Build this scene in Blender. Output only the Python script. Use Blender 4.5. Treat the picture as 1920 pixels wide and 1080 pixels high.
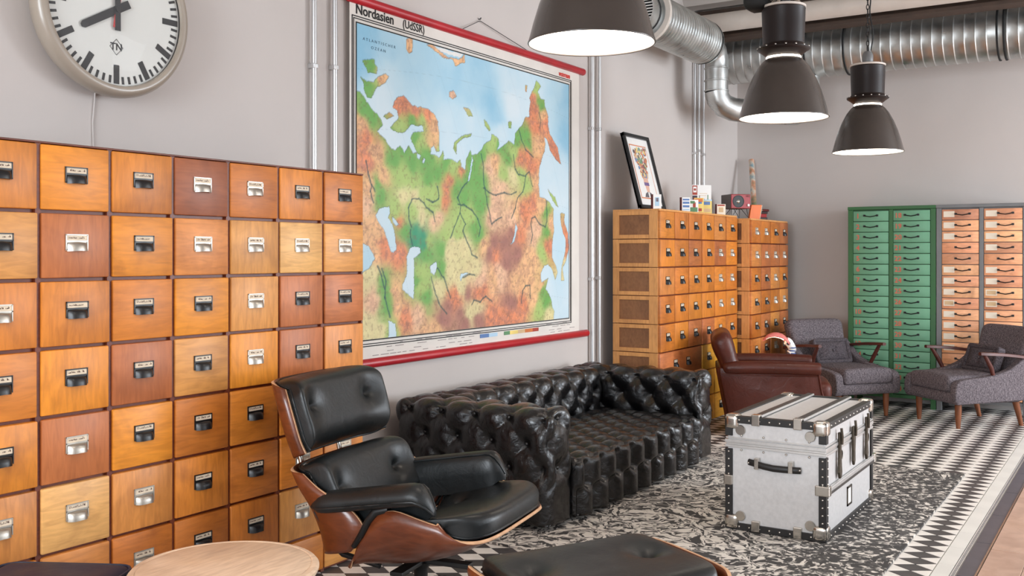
import bpy, bmesh, math, random
import numpy as np
from mathutils import Vector, Matrix
random.seed(7); np.random.seed(7)
S = bpy.context.scene
COL = S.collection
for o in list(bpy.data.objects): bpy.data.objects.remove(o)

# ------------------------------------------------------------------ camera
FPX, HOR, TH, CAM = 1866.7, 477.0, math.atan(1190/1866.7), np.array([3.6, 0.0, 1.4])
cd = bpy.data.cameras.new('camera'); cam = bpy.data.objects.new('camera', cd); COL.objects.link(cam)
cam.location = CAM; cam.rotation_euler = (math.pi/2, 0, TH)
cd.sensor_width = 36; cd.lens = 36*FPX/1920; cd.shift_y = -(540-HOR)/1920; cd.clip_end = 60
S.camera = cam
# ------------------------------------------------------------------ world, light, exposure
S.view_settings.view_transform = 'Standard'; S.view_settings.look = 'None'
S.view_settings.gamma = 1; S.view_settings.use_curve_mapping = False
S.view_settings.exposure = 0.0
W = bpy.data.worlds.new('world'); S.world = W; W.use_nodes = True
W.node_tree.nodes['Background'].inputs[0].default_value = (.75, .87, 1, 1)
W.node_tree.nodes['Background'].inputs[1].default_value = 1.0
def area(name, loc, rot, sx, sy, power, col):
    l = bpy.data.lights.new(name, 'AREA'); l.shape = 'RECTANGLE'; l.size = sx; l.size_y = sy
    l.energy = power; l.color = col
    o = bpy.data.objects.new(name, l); o.location = loc; o.rotation_euler = rot; COL.objects.link(o); return o
DAY = (.86, .93, 1.0)
WIN_R = [(0.2, 2.9), (3.6, 6.3), (7.0, 9.7)]          # windows of the right wall (y range)
WIN_B = [(0.8, 3.4), (4.2, 6.8)]                      # windows of the rear wall (x range)
for (a, b), pw in zip(WIN_R, (20, 70, 360)): area('window_daylight', (7.52, (a+b)/2, 1.95), (0, math.pi/2, 0), 2.5, b-a, pw, DAY)
for (a, b), pw in zip(WIN_B, (310, 50)): area('window_daylight', ((a+b)/2, -3.42, 1.95), (math.pi/2, 0, 0), b-a, 2.5, pw, DAY)
LAMP_E = 12.0

# ------------------------------------------------------------------ helpers
def C(r, g, b, a=1):
    f = lambda v: (v/255/12.92 if v/255 <= .04045 else ((v/255+.055)/1.055)**2.4)
    return (f(r), f(g), f(b), a)
FW = np.array([-math.sin(TH), math.cos(TH), 0]); RT = np.array([math.cos(TH), math.sin(TH), 0])
def ray(x, y): return FW + RT*(x-960)/FPX - np.array([0, 0, 1.])*(y-HOR)/FPX
def on(axis, val, x, y):
    r = ray(x, y); return CAM + (val-CAM[axis])/r[axis]*r
def proj(p):
    d = np.array(p)-CAM; z = d@FW; return 960+FPX*(d@RT)/z, HOR-FPX*d[2]/z, z
def tag(o, label=None, cat=None, group=None, kind=None):
    if label: o['label'] = label
    if cat: o['category'] = cat
    if group: o['group'] = group
    if kind: o['kind'] = kind
    return o
def empty(name, loc=(0,0,0), rz=0, label=None, cat=None, group=None):
    o = bpy.data.objects.new(name, None); COL.objects.link(o); o.empty_display_size = .05
    o.location = loc; o.rotation_euler = (0, 0, rz)
    return tag(o, label, cat, group)
def inst(name, me, parent=None, loc=(0,0,0), rot=(0,0,0), color=None, scale=None):
    o = bpy.data.objects.new(name, me); COL.objects.link(o); o.parent = parent
    o.location = loc; o.rotation_euler = rot
    if color is not None: o.color = color
    if scale: o.scale = scale
    return o
class G:
    def __init__(s): s.v = []; s.f = []
    def add(s, vs, fs):
        n = len(s.v); s.v += [tuple(map(float, p)) for p in vs]; s.f += [tuple(i+n for i in q) for q in fs]; return s
    def box(s, x0, x1, y0, y1, z0, z1):
        return s.add([(x0,y0,z0),(x1,y0,z0),(x1,y1,z0),(x0,y1,z0),(x0,y0,z1),(x1,y0,z1),(x1,y1,z1),(x0,y1,z1)],
            [(3,2,1,0),(4,5,6,7),(0,1,5,4),(1,2,6,5),(2,3,7,6),(3,0,4,7)])
    def grid(s, P, cu=False, cv=False):
        m, n = len(P), len(P[0]); vs = [p for r in P for p in r]; fs = []
        for i in range(m if cu else m-1):
            for j in range(n if cv else n-1):
                a, b = (i+1) % m, (j+1) % n
                fs.append((i*n+j, a*n+j, a*n+b, i*n+b))
        return s.add(vs, fs)
    def tube(s, pts, r, n=8, cap=True, closed=False):
        pts = [Vector(p) for p in pts]; rs = r if isinstance(r, (list, tuple)) else [r]*len(pts)
        rows = []; up = None; m = len(pts)
        for i, p in enumerate(pts):
            if closed: t = pts[(i+1) % m]-pts[i-1]
            else: t = pts[min(i+1, m-1)]-pts[max(i-1, 0)]
            t.normalize()
            if up is None: up = t.orthogonal().normalized()
            up = (up - t*up.dot(t)).normalized(); w = t.cross(up)
            rows.append([p + (up*math.cos(2*math.pi*k/n) + w*math.sin(2*math.pi*k/n))*rs[i] for k in range(n)])
        k0 = len(s.v); s.grid(rows, closed, True)
        if cap and not closed:
            s.f.append(tuple(k0+k for k in range(n))); e = k0+(m-1)*n; s.f.append(tuple(e+n-1-k for k in range(n)))
        return s
    def lathe(s, prof, n=32, c=(0,0,0), ax='z', cap=False):
        rows = []
        for r, z in prof:
            row = []
            for k in range(n):
                a = 2*math.pi*k/n; q = (r*math.cos(a), r*math.sin(a), z)
                if ax == 'x': q = (z, r*math.cos(a), r*math.sin(a))
                if ax == 'y': q = (r*math.sin(a), z, r*math.cos(a))
                row.append((q[0]+c[0], q[1]+c[1], q[2]+c[2]))
            rows.append(row)
        k0 = len(s.v); s.grid(rows, False, True)
        if cap:
            s.f.append(tuple(k0+n-1-k for k in range(n))); e = k0+(len(prof)-1)*n; s.f.append(tuple(e+k for k in range(n)))
        return s
    def prism(s, poly, a, b, ax='y'):
        """poly in the two axes other than ax, extruded a..b"""
        def P(q, t): return {'x': (t, q[0], q[1]), 'y': (q[0], t, q[1]), 'z': (q[0], q[1], t)}[ax]
        n = len(poly)
        return s.add([P(q, a) for q in poly]+[P(q, b) for q in poly],
            [tuple(range(n)), tuple(range(2*n-1, n-1, -1))]+[(i, n+i, n+(i+1) % n, (i+1) % n) for i in range(n)])
    def mesh(s, name, mat, smooth=None, bevel=0, seg=2, merge=False):
        me = bpy.data.meshes.new(name); bm = bmesh.new()
        vs = [bm.verts.new(p) for p in s.v]
        for q in s.f:
            try: bm.faces.new([vs[i] for i in q])
            except ValueError: pass
        if merge: bmesh.ops.remove_doubles(bm, verts=bm.verts, dist=1e-5)
        bmesh.ops.recalc_face_normals(bm, faces=bm.faces)
        if bevel:
            es = [e for e in bm.edges if len(e.link_faces) == 2 and e.calc_face_angle(0) > .5]
            bmesh.ops.bevel(bm, geom=es, offset=bevel, segments=seg, profile=.5, affect='EDGES', clamp_overlap=True)
        bm.to_mesh(me); bm.free()
        if mat: me.materials.append(mat)
        if smooth is not None:
            me.shade_smooth()
            if smooth < 180: me.set_sharp_from_angle(angle=math.radians(smooth))
        return me
    def obj(s, name, mat, parent=None, smooth=None, bevel=0, seg=2, merge=False, loc=(0,0,0), rot=(0,0,0), color=None):
        return inst(name, s.mesh(name, mat, smooth, bevel, seg, merge), parent, loc, rot, color)
def text_mesh(txt, size, mat, ext=.0006, ax='x', align='CENTER', bold=0):
    """flat lettering; ax x: reads along +y, faces +x"""
    cu = bpy.data.curves.new('txt', 'FONT'); cu.body = txt; cu.size = size; cu.extrude = ext; cu.align_x = align; cu.align_y = 'CENTER'
    cu.offset = bold; cu.resolution_u = 3
    o = bpy.data.objects.new('txt', cu); COL.objects.link(o)
    me = bpy.data.meshes.new_from_object(o.evaluated_get(bpy.context.evaluated_depsgraph_get()))
    bpy.data.objects.remove(o)
    if ax == 'x': me.transform(Matrix(((0,0,1,0),(1,0,0,0),(0,1,0,0),(0,0,0,1))))
    me.materials.clear(); me.materials.append(mat); me.name = 'lettering'
    return me
def rbox(lx, ly, lz, r, step, disp=None, flat=False):
    """rounded box centred at origin as a fine grid; disp(p, n) -> offset along normal"""
    h = np.array([lx, ly, lz])/2; r = min(r, *(h*.999)); g = G()
    for a in range(3):
        u, v = (a+1) % 3, (a+2) % 3
        nu, nv = max(2, int(round(2*h[u]/step))), max(2, int(round(2*h[v]/step)))
        for sg in (-1, 1):
            U, V = np.meshgrid(np.linspace(-h[u], h[u], nu+1), np.linspace(-h[v], h[v], nv+1), indexing='ij')
            p = np.zeros(U.shape+(3,)); p[..., a] = sg*h[a]; p[..., u] = U; p[..., v] = V
            lo = -(h-r)
            if flat: lo = lo.copy(); lo[2] = -h[2]-1e-9          # no rounding at the foot
            inn = np.clip(p, lo, h-r); d = p-inn; nn = np.linalg.norm(d, axis=-1, keepdims=True)
            n = np.where(nn > 1e-7, d/np.maximum(nn, 1e-9), np.array([0, 0, -1.]))
            q = np.where(nn > 1e-7, inn+n*r, p)
            if disp is not None: q = q+np.where(nn > 1e-7, n, 0)*disp(q, n)[..., None]
            P = q.tolist()
            g.grid(P if sg > 0 else P[::-1])
    return g

# ------------------------------------------------------------------ materials
def nodes(name):
    m = bpy.data.materials.new(name); m.use_nodes = True; nt = m.node_tree
    return m, nt, nt.nodes['Principled BSDF']
def N(nt, t, **kw):
    n = nt.nodes.new(t)
    for k, v in kw.items():
        if k.startswith('i_'): n.inputs[k[2:].replace('_', ' ')].default_value = v
        else: setattr(n, k, v)
    return n
def ramp(nt, src, stops):
    r = nt.nodes.new('ShaderNodeValToRGB'); nt.links.new(src, r.inputs[0]); e = r.color_ramp.elements
    while len(e) < len(stops): e.new(.5)
    for k, (p, c) in enumerate(stops): e[k].position = p; e[k].color = c
    return r.outputs[0]
def mixc(nt, f, a, b, mode='MIX'):
    n = nt.nodes.new('ShaderNodeMix'); n.data_type = 'RGBA'; n.blend_type = mode
    for sock, v in ((0, f), (6, a), (7, b)):
        if hasattr(v, 'is_output'): nt.links.new(v, n.inputs[sock])
        else: n.inputs[sock].default_value = v
    return n.outputs[2]
def bumpn(nt, bs, h, st, dist=.01, nrm=None):
    b = nt.nodes.new('ShaderNodeBump'); b.inputs['Strength'].default_value = st; b.inputs['Distance'].default_value = dist
    nt.links.new(h, b.inputs['Height'])
    if nrm: nt.links.new(nrm, b.inputs['Normal'])
    nt.links.new(b.outputs[0], bs.inputs['Normal']); return b.outputs[0]
def mat(name, rgb, rough=.5, metal=0, var=.12, vscale=6, bump=0, bscale=60, spec=None, coat=0, emit=0, rvar=0):
    m, nt, bs = nodes(name); L = nt.links.new
    tc = N(nt, 'ShaderNodeTexCoord').outputs['Object']
    no = N(nt, 'ShaderNodeTexNoise', i_Scale=vscale, i_Detail=5.0); L(tc, no.inputs['Vector'])
    dk = tuple(v*(1-var) for v in rgb[:3])+(1,); lt = tuple(min(1, v*(1+var)) for v in rgb[:3])+(1,)
    L(ramp(nt, no.outputs[0], [(.3, dk), (.7, lt)]), bs.inputs['Base Color'])
    bs.inputs['Roughness'].default_value = rough; bs.inputs['Metallic'].default_value = metal
    if rvar:
        mr = N(nt, 'ShaderNodeMapRange'); L(no.outputs[0], mr.inputs[0]); mr.inputs[1].default_value = .3; mr.inputs[2].default_value = .7
        mr.inputs[3].default_value = max(0, rough-rvar); mr.inputs[4].default_value = rough+rvar; L(mr.outputs[0], bs.inputs['Roughness'])
    if spec is not None: bs.inputs['Specular IOR Level'].default_value = spec
    if coat: bs.inputs['Coat Weight'].default_value = coat; bs.inputs['Coat Roughness'].default_value = .2
    if bump:
        nb = N(nt, 'ShaderNodeTexNoise', i_Scale=bscale, i_Detail=6.0); L(tc, nb.inputs['Vector']); bumpn(nt, bs, nb.outputs[0], bump)
    if emit: bs.inputs['Emission Color'].default_value = rgb; bs.inputs['Emission Strength'].default_value = emit
    return m
def wood(name, rgb=None, scale=(1, 1, 1), rough=.45, dark=.55, stain=.35, coat=.15):
    """grained wood; with rgb None the colour is each object's own colour"""
    m, nt, bs = nodes(name); L = nt.links.new
    tc = N(nt, 'ShaderNodeTexCoord'); oi = N(nt, 'ShaderNodeObjectInfo')
    off = N(nt, 'ShaderNodeVectorMath', operation='SCALE'); off.inputs[0].default_value = (37, 91, 53); L(oi.outputs['Random'], off.inputs['Scale'])
    ad = N(nt, 'ShaderNodeVectorMath', operation='ADD'); L(tc.outputs['Object'], ad.inputs[0]); L(off.outputs[0], ad.inputs[1])
    mp = N(nt, 'ShaderNodeMapping'); mp.inputs['Scale'].default_value = scale; L(ad.outputs[0], mp.inputs[0])
    n1 = N(nt, 'ShaderNodeTexNoise', i_Scale=9.0, i_Detail=8.0, i_Distortion=.8); L(mp.outputs[0], n1.inputs['Vector'])
    n2 = N(nt, 'ShaderNodeTexNoise', i_Scale=3.2, i_Detail=4.0, i_Distortion=1.2); L(ad.outputs[0], n2.inputs['Vector'])
    if rgb is None: base = oi.outputs['Color']
    else:
        q = N(nt, 'ShaderNodeRGB'); q.outputs[0].default_value = rgb; base = q.outputs[0]
    g = ramp(nt, n1.outputs[0], [(.28, (dark, dark*.92, dark*.85, 1)), (.62, (1.04, 1.03, 1.0, 1))])
    c1 = mixc(nt, .8, base, g, 'MULTIPLY')
    s = ramp(nt, n2.outputs[0], [(.30, (1-stain, 1-stain*1.15, 1-stain*1.25, 1)), (.52, (1, 1, 1, 1)), (.75, (1.08, 1.06, 1.0, 1))])
    c2 = mixc(nt, .8, c1, s, 'MULTIPLY')
    L(c2, bs.inputs['Base Color']); bs.inputs['Roughness'].default_value = rough
    bs.inputs['Coat Weight'].default_value = coat; bs.inputs['Coat Roughness'].default_value = .25
    bumpn(nt, bs, n1.outputs[0], .08, .004)
    return m
def leather(name, rgb, rough=.3, wr=.35, wscale=14, coat=.0, var=.2, spec=.5, fine=.12):
    m, nt, bs = nodes(name); L = nt.links.new
    tc = N(nt, 'ShaderNodeTexCoord').outputs['Object']
    no = N(nt, 'ShaderNodeTexNoise', i_Scale=5.0, i_Detail=4.0); L(tc, no.inputs['Vector'])
    dk = tuple(v*(1-var) for v in rgb[:3])+(1,); lt = tuple(min(1, v*(1+var)) for v in rgb[:3])+(1,)
    L(ramp(nt, no.outputs[0], [(.3, dk), (.7, lt)]), bs.inputs['Base Color'])
    mr = N(nt, 'ShaderNodeMapRange'); L(no.outputs[0], mr.inputs[0]); mr.inputs[1].default_value = .3; mr.inputs[2].default_value = .7
    mr.inputs[3].default_value = rough*.8; mr.inputs[4].default_value = rough*1.25; L(mr.outputs[0], bs.inputs['Roughness'])
    w = N(nt, 'ShaderNodeTexNoise', i_Scale=wscale, i_Detail=6.0, i_Roughness=.6, i_Distortion=1.5); L(tc, w.inputs['Vector'])
    v = N(nt, 'ShaderNodeTexVoronoi', i_Scale=420.0); L(tc, v.inputs['Vector'])
    b1 = bumpn(nt, bs, w.outputs[0], wr, .02); bumpn(nt, bs, v.outputs['Distance'], fine, .002, b1)
    bs.inputs['Specular IOR Level'].default_value = spec
    if coat: bs.inputs['Coat Weight'].default_value = coat; bs.inputs['Coat Roughness'].default_value = .12
    return m
def fabric(name, rgb, rgb2, scale=260):
    m, nt, bs = nodes(name); L = nt.links.new
    tc = N(nt, 'ShaderNodeTexCoord').outputs['Object']
    a = N(nt, 'ShaderNodeTexNoise', i_Scale=scale*.35, i_Detail=3.0); mp = N(nt, 'ShaderNodeMapping'); mp.inputs['Scale'].default_value = (1, 1, 5); L(tc, mp.inputs[0]); L(mp.outputs[0], a.inputs['Vector'])
    b = N(nt, 'ShaderNodeTexNoise', i_Scale=scale*.35, i_Detail=3.0); mp2 = N(nt, 'ShaderNodeMapping'); mp2.inputs['Scale'].default_value = (5, 5, 1); L(tc, mp2.inputs[0]); L(mp2.outputs[0], b.inputs['Vector'])
    ad = N(nt, 'ShaderNodeMath', operation='ADD'); L(a.outputs[0], ad.inputs[0]); L(b.outputs[0], ad.inputs[1])
    hf = N(nt, 'ShaderNodeMath', operation='MULTIPLY'); L(ad.outputs[0], hf.inputs[0]); hf.inputs[1].default_value = .5
    L(ramp(nt, hf.outputs[0], [(.38, rgb), (.62, rgb2)]), bs.inputs['Base Color'])
    bs.inputs['Roughness'].default_value = .95; bs.inputs['Specular IOR Level'].default_value = .15
    bumpn(nt, bs, hf.outputs[0], .35, .004)
    return m

M = {}
M['wall'] = mat('painted_wall', C(199, 191, 186), .85, var=.025, vscale=1.5, bump=.03, bscale=40)
M['ceiling'] = mat('ceiling_paint', C(196, 190, 184), .8, var=.05, vscale=2)
M['beam'] = mat('beam_paint', C(74, 58, 48), .7, var=.2)
M['pale_steel'] = mat('pale_painted_steel', C(212, 202, 192), .45, var=.06)
M['galv'] = mat('galvanised_steel', C(196, 198, 196), .36, .9, var=.16, vscale=7, rvar=.1)
M['conduit'] = mat('conduit_steel', C(205, 205, 205), .35, .8, var=.08)
M['chrome'] = mat('nickel_plate', C(205, 200, 192), .22, 1, var=.1)
M['black'] = mat('black_enamel', C(22, 21, 22), .35, var=.2)
M['blackm'] = mat('black_metal', C(30, 29, 29), .4, .3, var=.2)
M['rubber'] = mat('black_rubber', C(18, 18, 18), .7)
M['drawer'] = wood('drawer_wood', None, (1.2, 1.0, 6), .46, .74, .34, .04)
M['drawer_v'] = wood('drawer_wood_upright', None, (1.2, 6, 1.0), .46, .74, .34, .04)
M['carcass'] = wood('carcass_wood', C(112, 48, 22), (2, 2, 8), .5)
M['pine'] = wood('pine_frame', C(226, 162, 96), (8, 8, 1.0), .5, .78, .2)
M['ply_panel'] = wood('side_panel_wood', C(146, 98, 60), (6, 6, 3), .6, .7, .25)
M['walnut'] = wood('rosewood_veneer', C(112, 56, 30), (1.2, 5, 5), .28, .55, .35, .4)
M['ply_edge'] = mat('plywood_edge', C(206, 160, 122), .5, var=.15, vscale=30)
M['dark_wood'] = wood('mahogany_arm', C(84, 36, 26), (1, 6, 6), .5, .6, .3, .05)
M['leg_wood'] = wood('teak_leg', C(132, 76, 42), (6, 6, 1), .5, .65, .3, .05)
M['table_wood'] = wood('pale_acacia_top', C(232, 204, 178), (7, 1.0, 4), .45, .76, .28)
M['card'] = mat('paper_card', C(222, 205, 182), .8, var=.12, vscale=25)
M['ink'] = mat('brown_ink', C(84, 52, 40), .8)
M['silver_pull'] = mat('zinc_pull', C(176, 170, 160), .38, .8, var=.18, vscale=20)
M['sofa'] = leather('black_sofa_leather', C(14, 13, 14), .17, .35, 18, .3)
M['eames'] = leather('black_chair_leather', C(22, 25, 26), .38, .10, 12, .0, fine=.06, spec=.45)
M['brown_leather'] = leather('brown_club_leather', C(76, 30, 18), .36, .2, 9, .0, spec=.4)
M['navy_leather'] = leather('navy_leather', C(28, 33, 58), .5, .12, 10)
M['grey_fabric'] = fabric('grey_tweed', C(48, 44, 48), C(134, 124, 128), 190)
M['cushion_fabric'] = fabric('dark_tweed', C(44, 40, 43), C(104, 96, 100), 190)
M['red_rail'] = mat('red_lacquer', C(178, 32, 42), .35, var=.1)
M['map_back'] = mat('map_canvas', C(222, 216, 208), .8, var=.04)
M['print_black'] = mat('black_print', C(24, 22, 22), .7)
M['print_red'] = mat('red_print', C(222, 70, 62), .7)
M['clock_case'] = mat('clock_enamel', C(158, 146, 132), .3, var=.06, coat=.3)
M['clock_face'] = mat('clock_dial', C(214, 214, 208), .5, var=.02)
M['red_hand'] = mat('red_hand', C(190, 40, 36), .4)
M['shade'] = mat('shade_enamel', C(62, 54, 49), .25, var=.1, coat=.2)
M['housing'] = mat('housing_enamel', C(30, 20, 18), .42, var=.1, spec=.3)
M['shade_in'] = mat('white_enamel', C(245, 243, 238), .5, var=0)
M['glow'] = mat('lamp_diffuser', (1, .88, .75, 1), .5, var=0, emit=LAMP_E)
M['glow_warm'] = mat('warm_tube', (1, .78, .5, 1), .5, var=0, emit=12)
M['alu'] = mat('trunk_aluminium', C(206, 204, 203), .45, .25, var=.06, vscale=60, bump=.05, bscale=200)
M['alu_band'] = mat('trunk_band', C(206, 204, 202), .3, .55, var=.06, vscale=30)
M['batten'] = mat('dark_batten', C(60, 56, 54), .4, .2, var=.2)
M['fibre'] = mat('black_fibre_edge', C(28, 25, 24), .5, var=.15)
M['brass_old'] = mat('old_brass', C(84, 76, 66), .4, .8, var=.2, vscale=40)
M['green_fr'] = mat('green_frame', C(48, 98, 54), .5, var=.15, vscale=4, rvar=.1)
M['green_dr'] = mat('green_drawer', C(106, 160, 126), .5, var=.10, vscale=7, rvar=.1)
M['steel_fr'] = mat('grey_steel_frame', C(112, 112, 112), .45, .2, var=.12)
M['paper'] = mat('white_label', C(238, 226, 206), .8, var=.05)
M['grout'] = mat('grout', C(120, 115, 110), .9)
M['tile_d'] = mat('dark_cement_tile', C(74, 70, 70), .5, var=.14, vscale=14)
M['tile_l'] = mat('light_cement_tile', C(234, 228, 220), .5, var=.06, vscale=9)
M['border_l'] = mat('light_border_tile', C(224, 221, 214), .45, var=.05, vscale=5)
M['slate'] = mat('slate_strip', C(84, 84, 92), .35, var=.12, vscale=9)
M['plank'] = wood('pale_plank', C(196, 164, 146), (1.2, 1.0, 4), .4, .8, .2)
M['orange'] = mat('orange_binder', C(232, 112, 30), .5, var=.08)
M['radio_red'] = mat('radio_red', C(160, 22, 28), .45, var=.1)
M['radio_grey'] = mat('radio_grey', C(112, 106, 102), .5, var=.05)
M['maroon'] = mat('maroon_cloth', C(92, 26, 26), .6)
M['book_red'] = mat('red_cloth', C(168, 40, 40), .6)
M['book_dark'] = mat('dark_cloth', C(62, 48, 46), .6)
M['white'] = mat('white_paper', C(236, 234, 230), .7, var=.03)
M['pink'] = mat('pink_shade', C(226, 128, 120), .4, var=.05)
M['blue'] = mat('blue_glaze', C(74, 96, 150), .35)
M['yellow'] = mat('yellow_glaze', C(232, 186, 74), .4)
M['purple'] = mat('purple_print', C(96, 58, 130), .7)
M['skin'] = mat('pale_pink_print', C(222, 172, 148), .7)
for k, c in dict(c_or=(208,120,64), c_rd=(170,70,54), c_gr=(96,140,100), c_bl=(96,128,178), c_tan=(214,182,140), c_dk=(70,60,70), c_ye=(232,206,120), c_lb=(176,206,226)).items(): M[k] = mat('print_'+k[2:], C(*c), .7)
def glass_mat():
    m, nt, bs = nodes('clear_glass'); bs.inputs['Roughness'].default_value = .03; bs.inputs['Alpha'].default_value = .05
    bs.inputs['Base Color'].default_value = (1, 1, 1, 1); return m
M['glass'] = glass_mat()
def grille_mat():
    m, nt, bs = nodes('speaker_cloth'); tc = N(nt, 'ShaderNodeTexCoord'); v = N(nt, 'ShaderNodeTexVoronoi', i_Scale=300.0)
    nt.links.new(tc.outputs['Object'], v.inputs['Vector']); nt.links.new(ramp(nt, v.outputs[0], [(.2, C(14, 14, 14)), (.8, C(40, 38, 38))]), bs.inputs['Base Color']); return m
M['grille'] = grille_mat()
def rug_mat():
    """brush strokes: patches of hatching, each patch with its own stroke direction"""
    m, nt, bs = nodes('brush_stroke_rug'); L = nt.links.new
    tc = N(nt, 'ShaderNodeTexCoord').outputs['Object']; layers = []
    wn = N(nt, 'ShaderNodeTexNoise', i_Scale=7.0, i_Detail=2.0); L(tc, wn.inputs['Vector'])
    wv = N(nt, 'ShaderNodeVectorMath', operation='MULTIPLY_ADD'); L(wn.outputs['Color'], wv.inputs[0]); wv.inputs[1].default_value = (.16, .16, 0); L(tc, wv.inputs[2])
    for k, (cell, sc, th) in enumerate(((3.6, (6.5, 27, 1), .485), (5.5, (9, 36, 1), .50), (8.0, (16, 30, 1), .55))):
        mp = N(nt, 'ShaderNodeMapping'); mp.inputs['Location'].default_value = (k*5.3, k*2.9, 0); L(wv.outputs[0], mp.inputs[0])
        v = N(nt, 'ShaderNodeTexVoronoi', i_Scale=cell); v.voronoi_dimensions = '2D'; L(mp.outputs[0], v.inputs['Vector'])
        sep = N(nt, 'ShaderNodeSeparateColor'); L(v.outputs['Color'], sep.inputs[0])
        an = N(nt, 'ShaderNodeMath', operation='MULTIPLY'); L(sep.outputs[0], an.inputs[0]); an.inputs[1].default_value = 6.28
        vr = N(nt, 'ShaderNodeVectorRotate', rotation_type='Z_AXIS'); L(mp.outputs[0], vr.inputs['Vector']); L(an.outputs[0], vr.inputs['Angle'])
        ms = N(nt, 'ShaderNodeMapping'); ms.inputs['Scale'].default_value = sc; L(vr.outputs[0], ms.inputs[0])
        n = N(nt, 'ShaderNodeTexNoise', i_Scale=1.0, i_Detail=1.5, i_Distortion=.5); L(ms.outputs[0], n.inputs['Vector'])
        layers.append((ramp(nt, n.outputs[0], [(th, (0, 0, 0, 1)), (th+.025, (1, 1, 1, 1))]), sep.outputs[1]))
    pick = ramp(nt, layers[1][1], [(.50, (0, 0, 0, 1)), (.52, (1, 1, 1, 1))])
    acc = mixc(nt, pick, layers[0][0], layers[1][0])
    acc = mixc(nt, .8, acc, layers[2][0], 'DIFFERENCE')
    sx = N(nt, 'ShaderNodeSeparateXYZ'); L(tc, sx.inputs[0])          # the print is sparser on the open side
    n3 = N(nt, 'ShaderNodeTexNoise', i_Scale=30.0, i_Detail=3.0); L(tc, n3.inputs['Vector'])
    mr = N(nt, 'ShaderNodeMapRange'); L(sx.outputs[0], mr.inputs[0]); mr.inputs[1].default_value = .30; mr.inputs[2].default_value = .75; mr.inputs[3].default_value = -.2; mr.inputs[4].default_value = .03
    ad = N(nt, 'ShaderNodeMath', operation='ADD'); L(n3.outputs[0], ad.inputs[0]); L(mr.outputs[0], ad.inputs[1])
    hole = ramp(nt, ad.outputs[0], [(.48, (1, 1, 1, 1)), (.54, (.06, .06, .06, 1))])
    acc = mixc(nt, 1.0, acc, hole, 'MULTIPLY')
    L(mixc(nt, acc, C(78, 76, 75), C(222, 215, 206)), bs.inputs['Base Color'])
    bs.inputs['Roughness'].default_value = .95; bs.inputs['Specular IOR Level'].default_value = .1
    nb = N(nt, 'ShaderNodeTexNoise', i_Scale=300.0); L(tc, nb.inputs['Vector']); bumpn(nt, bs, nb.outputs[0], .4, .004)
    return m
M['rug'] = rug_mat()

# ------------------------------------------------------------------ room shell
RX, RY0, RY1, RZ = 7.6, -3.5, 10.02, 3.74
def struct(g, name, m, parent=None, **k):
    o = g.obj(name, m, parent, **k)
    if parent is None: o['kind'] = 'structure'
    return o
struct(G().box(-.2, 0, RY0, RY1+.2, -.05, RZ), 'wall_left', M['wall'])
struct(G().box(0, RX, RY1, RY1+.2, -.05, RZ), 'wall_back', M['wall'])
g = G(); ys = [RY0]+[v for w in WIN_R for v in w]+[RY1]
for k in range(0, len(ys), 2): g.box(RX, RX+.2, ys[k], ys[k+1], -.05, RZ)
for a, b in WIN_R: g.box(RX, RX+.2, a, b, -.05, .7); g.box(RX, RX+.2, a, b, 3.2, RZ)
struct(g, 'wall_right', M['wall'])
g = G(); xs = [0]+[v for w in WIN_B for v in w]+[RX]
for k in range(0, len(xs), 2): g.box(xs[k], xs[k+1], RY0-.2, RY0, -.05, RZ)
for a, b in WIN_B: g.box(a, b, RY0-.2, RY0, -.05, .7); g.box(a, b, RY0-.2, RY0, 3.2, RZ)
struct(g, 'wall_rear', M['wall'])
k = 0
for a, b in WIN_R:
    k += 1; g = G()
    g.box(RX+.03, RX+.08, a, b, .7, .76).box(RX+.03, RX+.08, a, b, 3.14, 3.2)
    for y in (a, (a+b)/2-.03, b-.06): g.box(RX+.03, RX+.08, y, y+.06, .76, 3.14)
    struct(g, f'window_{k}', M['pale_steel'])
for a, b in WIN_B:
    k += 1; g = G()
    g.box(a, b, RY0-.08, RY0-.03, .7, .76).box(a, b, RY0-.08, RY0-.03, 3.14, 3.2)
    for x in (a, (a+b)/2-.03, b-.06): g.box(x, x+.06, RY0-.08, RY0-.03, .76, 3.14)
    struct(g, f'window_{k}', M['pale_steel'])
# ceiling: ribbed deck, ribs running across the room
prof = []; y = RY0
while y < RY1:
    prof += [(y, RZ), (y+.62, RZ), (y+.66, RZ-.06), (y+.84, RZ-.06), (y+.88, RZ)]; y += .88
g = G(); g.grid([[(0, a, z) for a, z in prof], [(RX, a, z) for a, z in prof]])
g.box(0, RX, RY0, RY1+.2, RZ+.01, RZ+.1)
struct(g, 'ceiling', M['ceiling'])
# steel beams and pale pipe under the ceiling
for n, y in enumerate((8.95, 4.6, 0.2)):
    g = G().box(.0, RX, y-.10, y+.10, RZ-.09, RZ-.06).box(.0, RX, y-.012, y+.012, RZ-.30, RZ-.09).box(.0, RX, y-.10, y+.10, RZ-.33, RZ-.30)
    if n == 0: struct(g, 'trim_1', M['beam'])
g = G().tube([(0.0, 8.62, 3.50), (RX, 8.62, 3.50)], .085, 20)
tag(g.obj('ceiling_pipe', M['pale_steel'], None, 40), 'pale painted pipe running above the big spiral duct', 'pipe')

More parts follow.
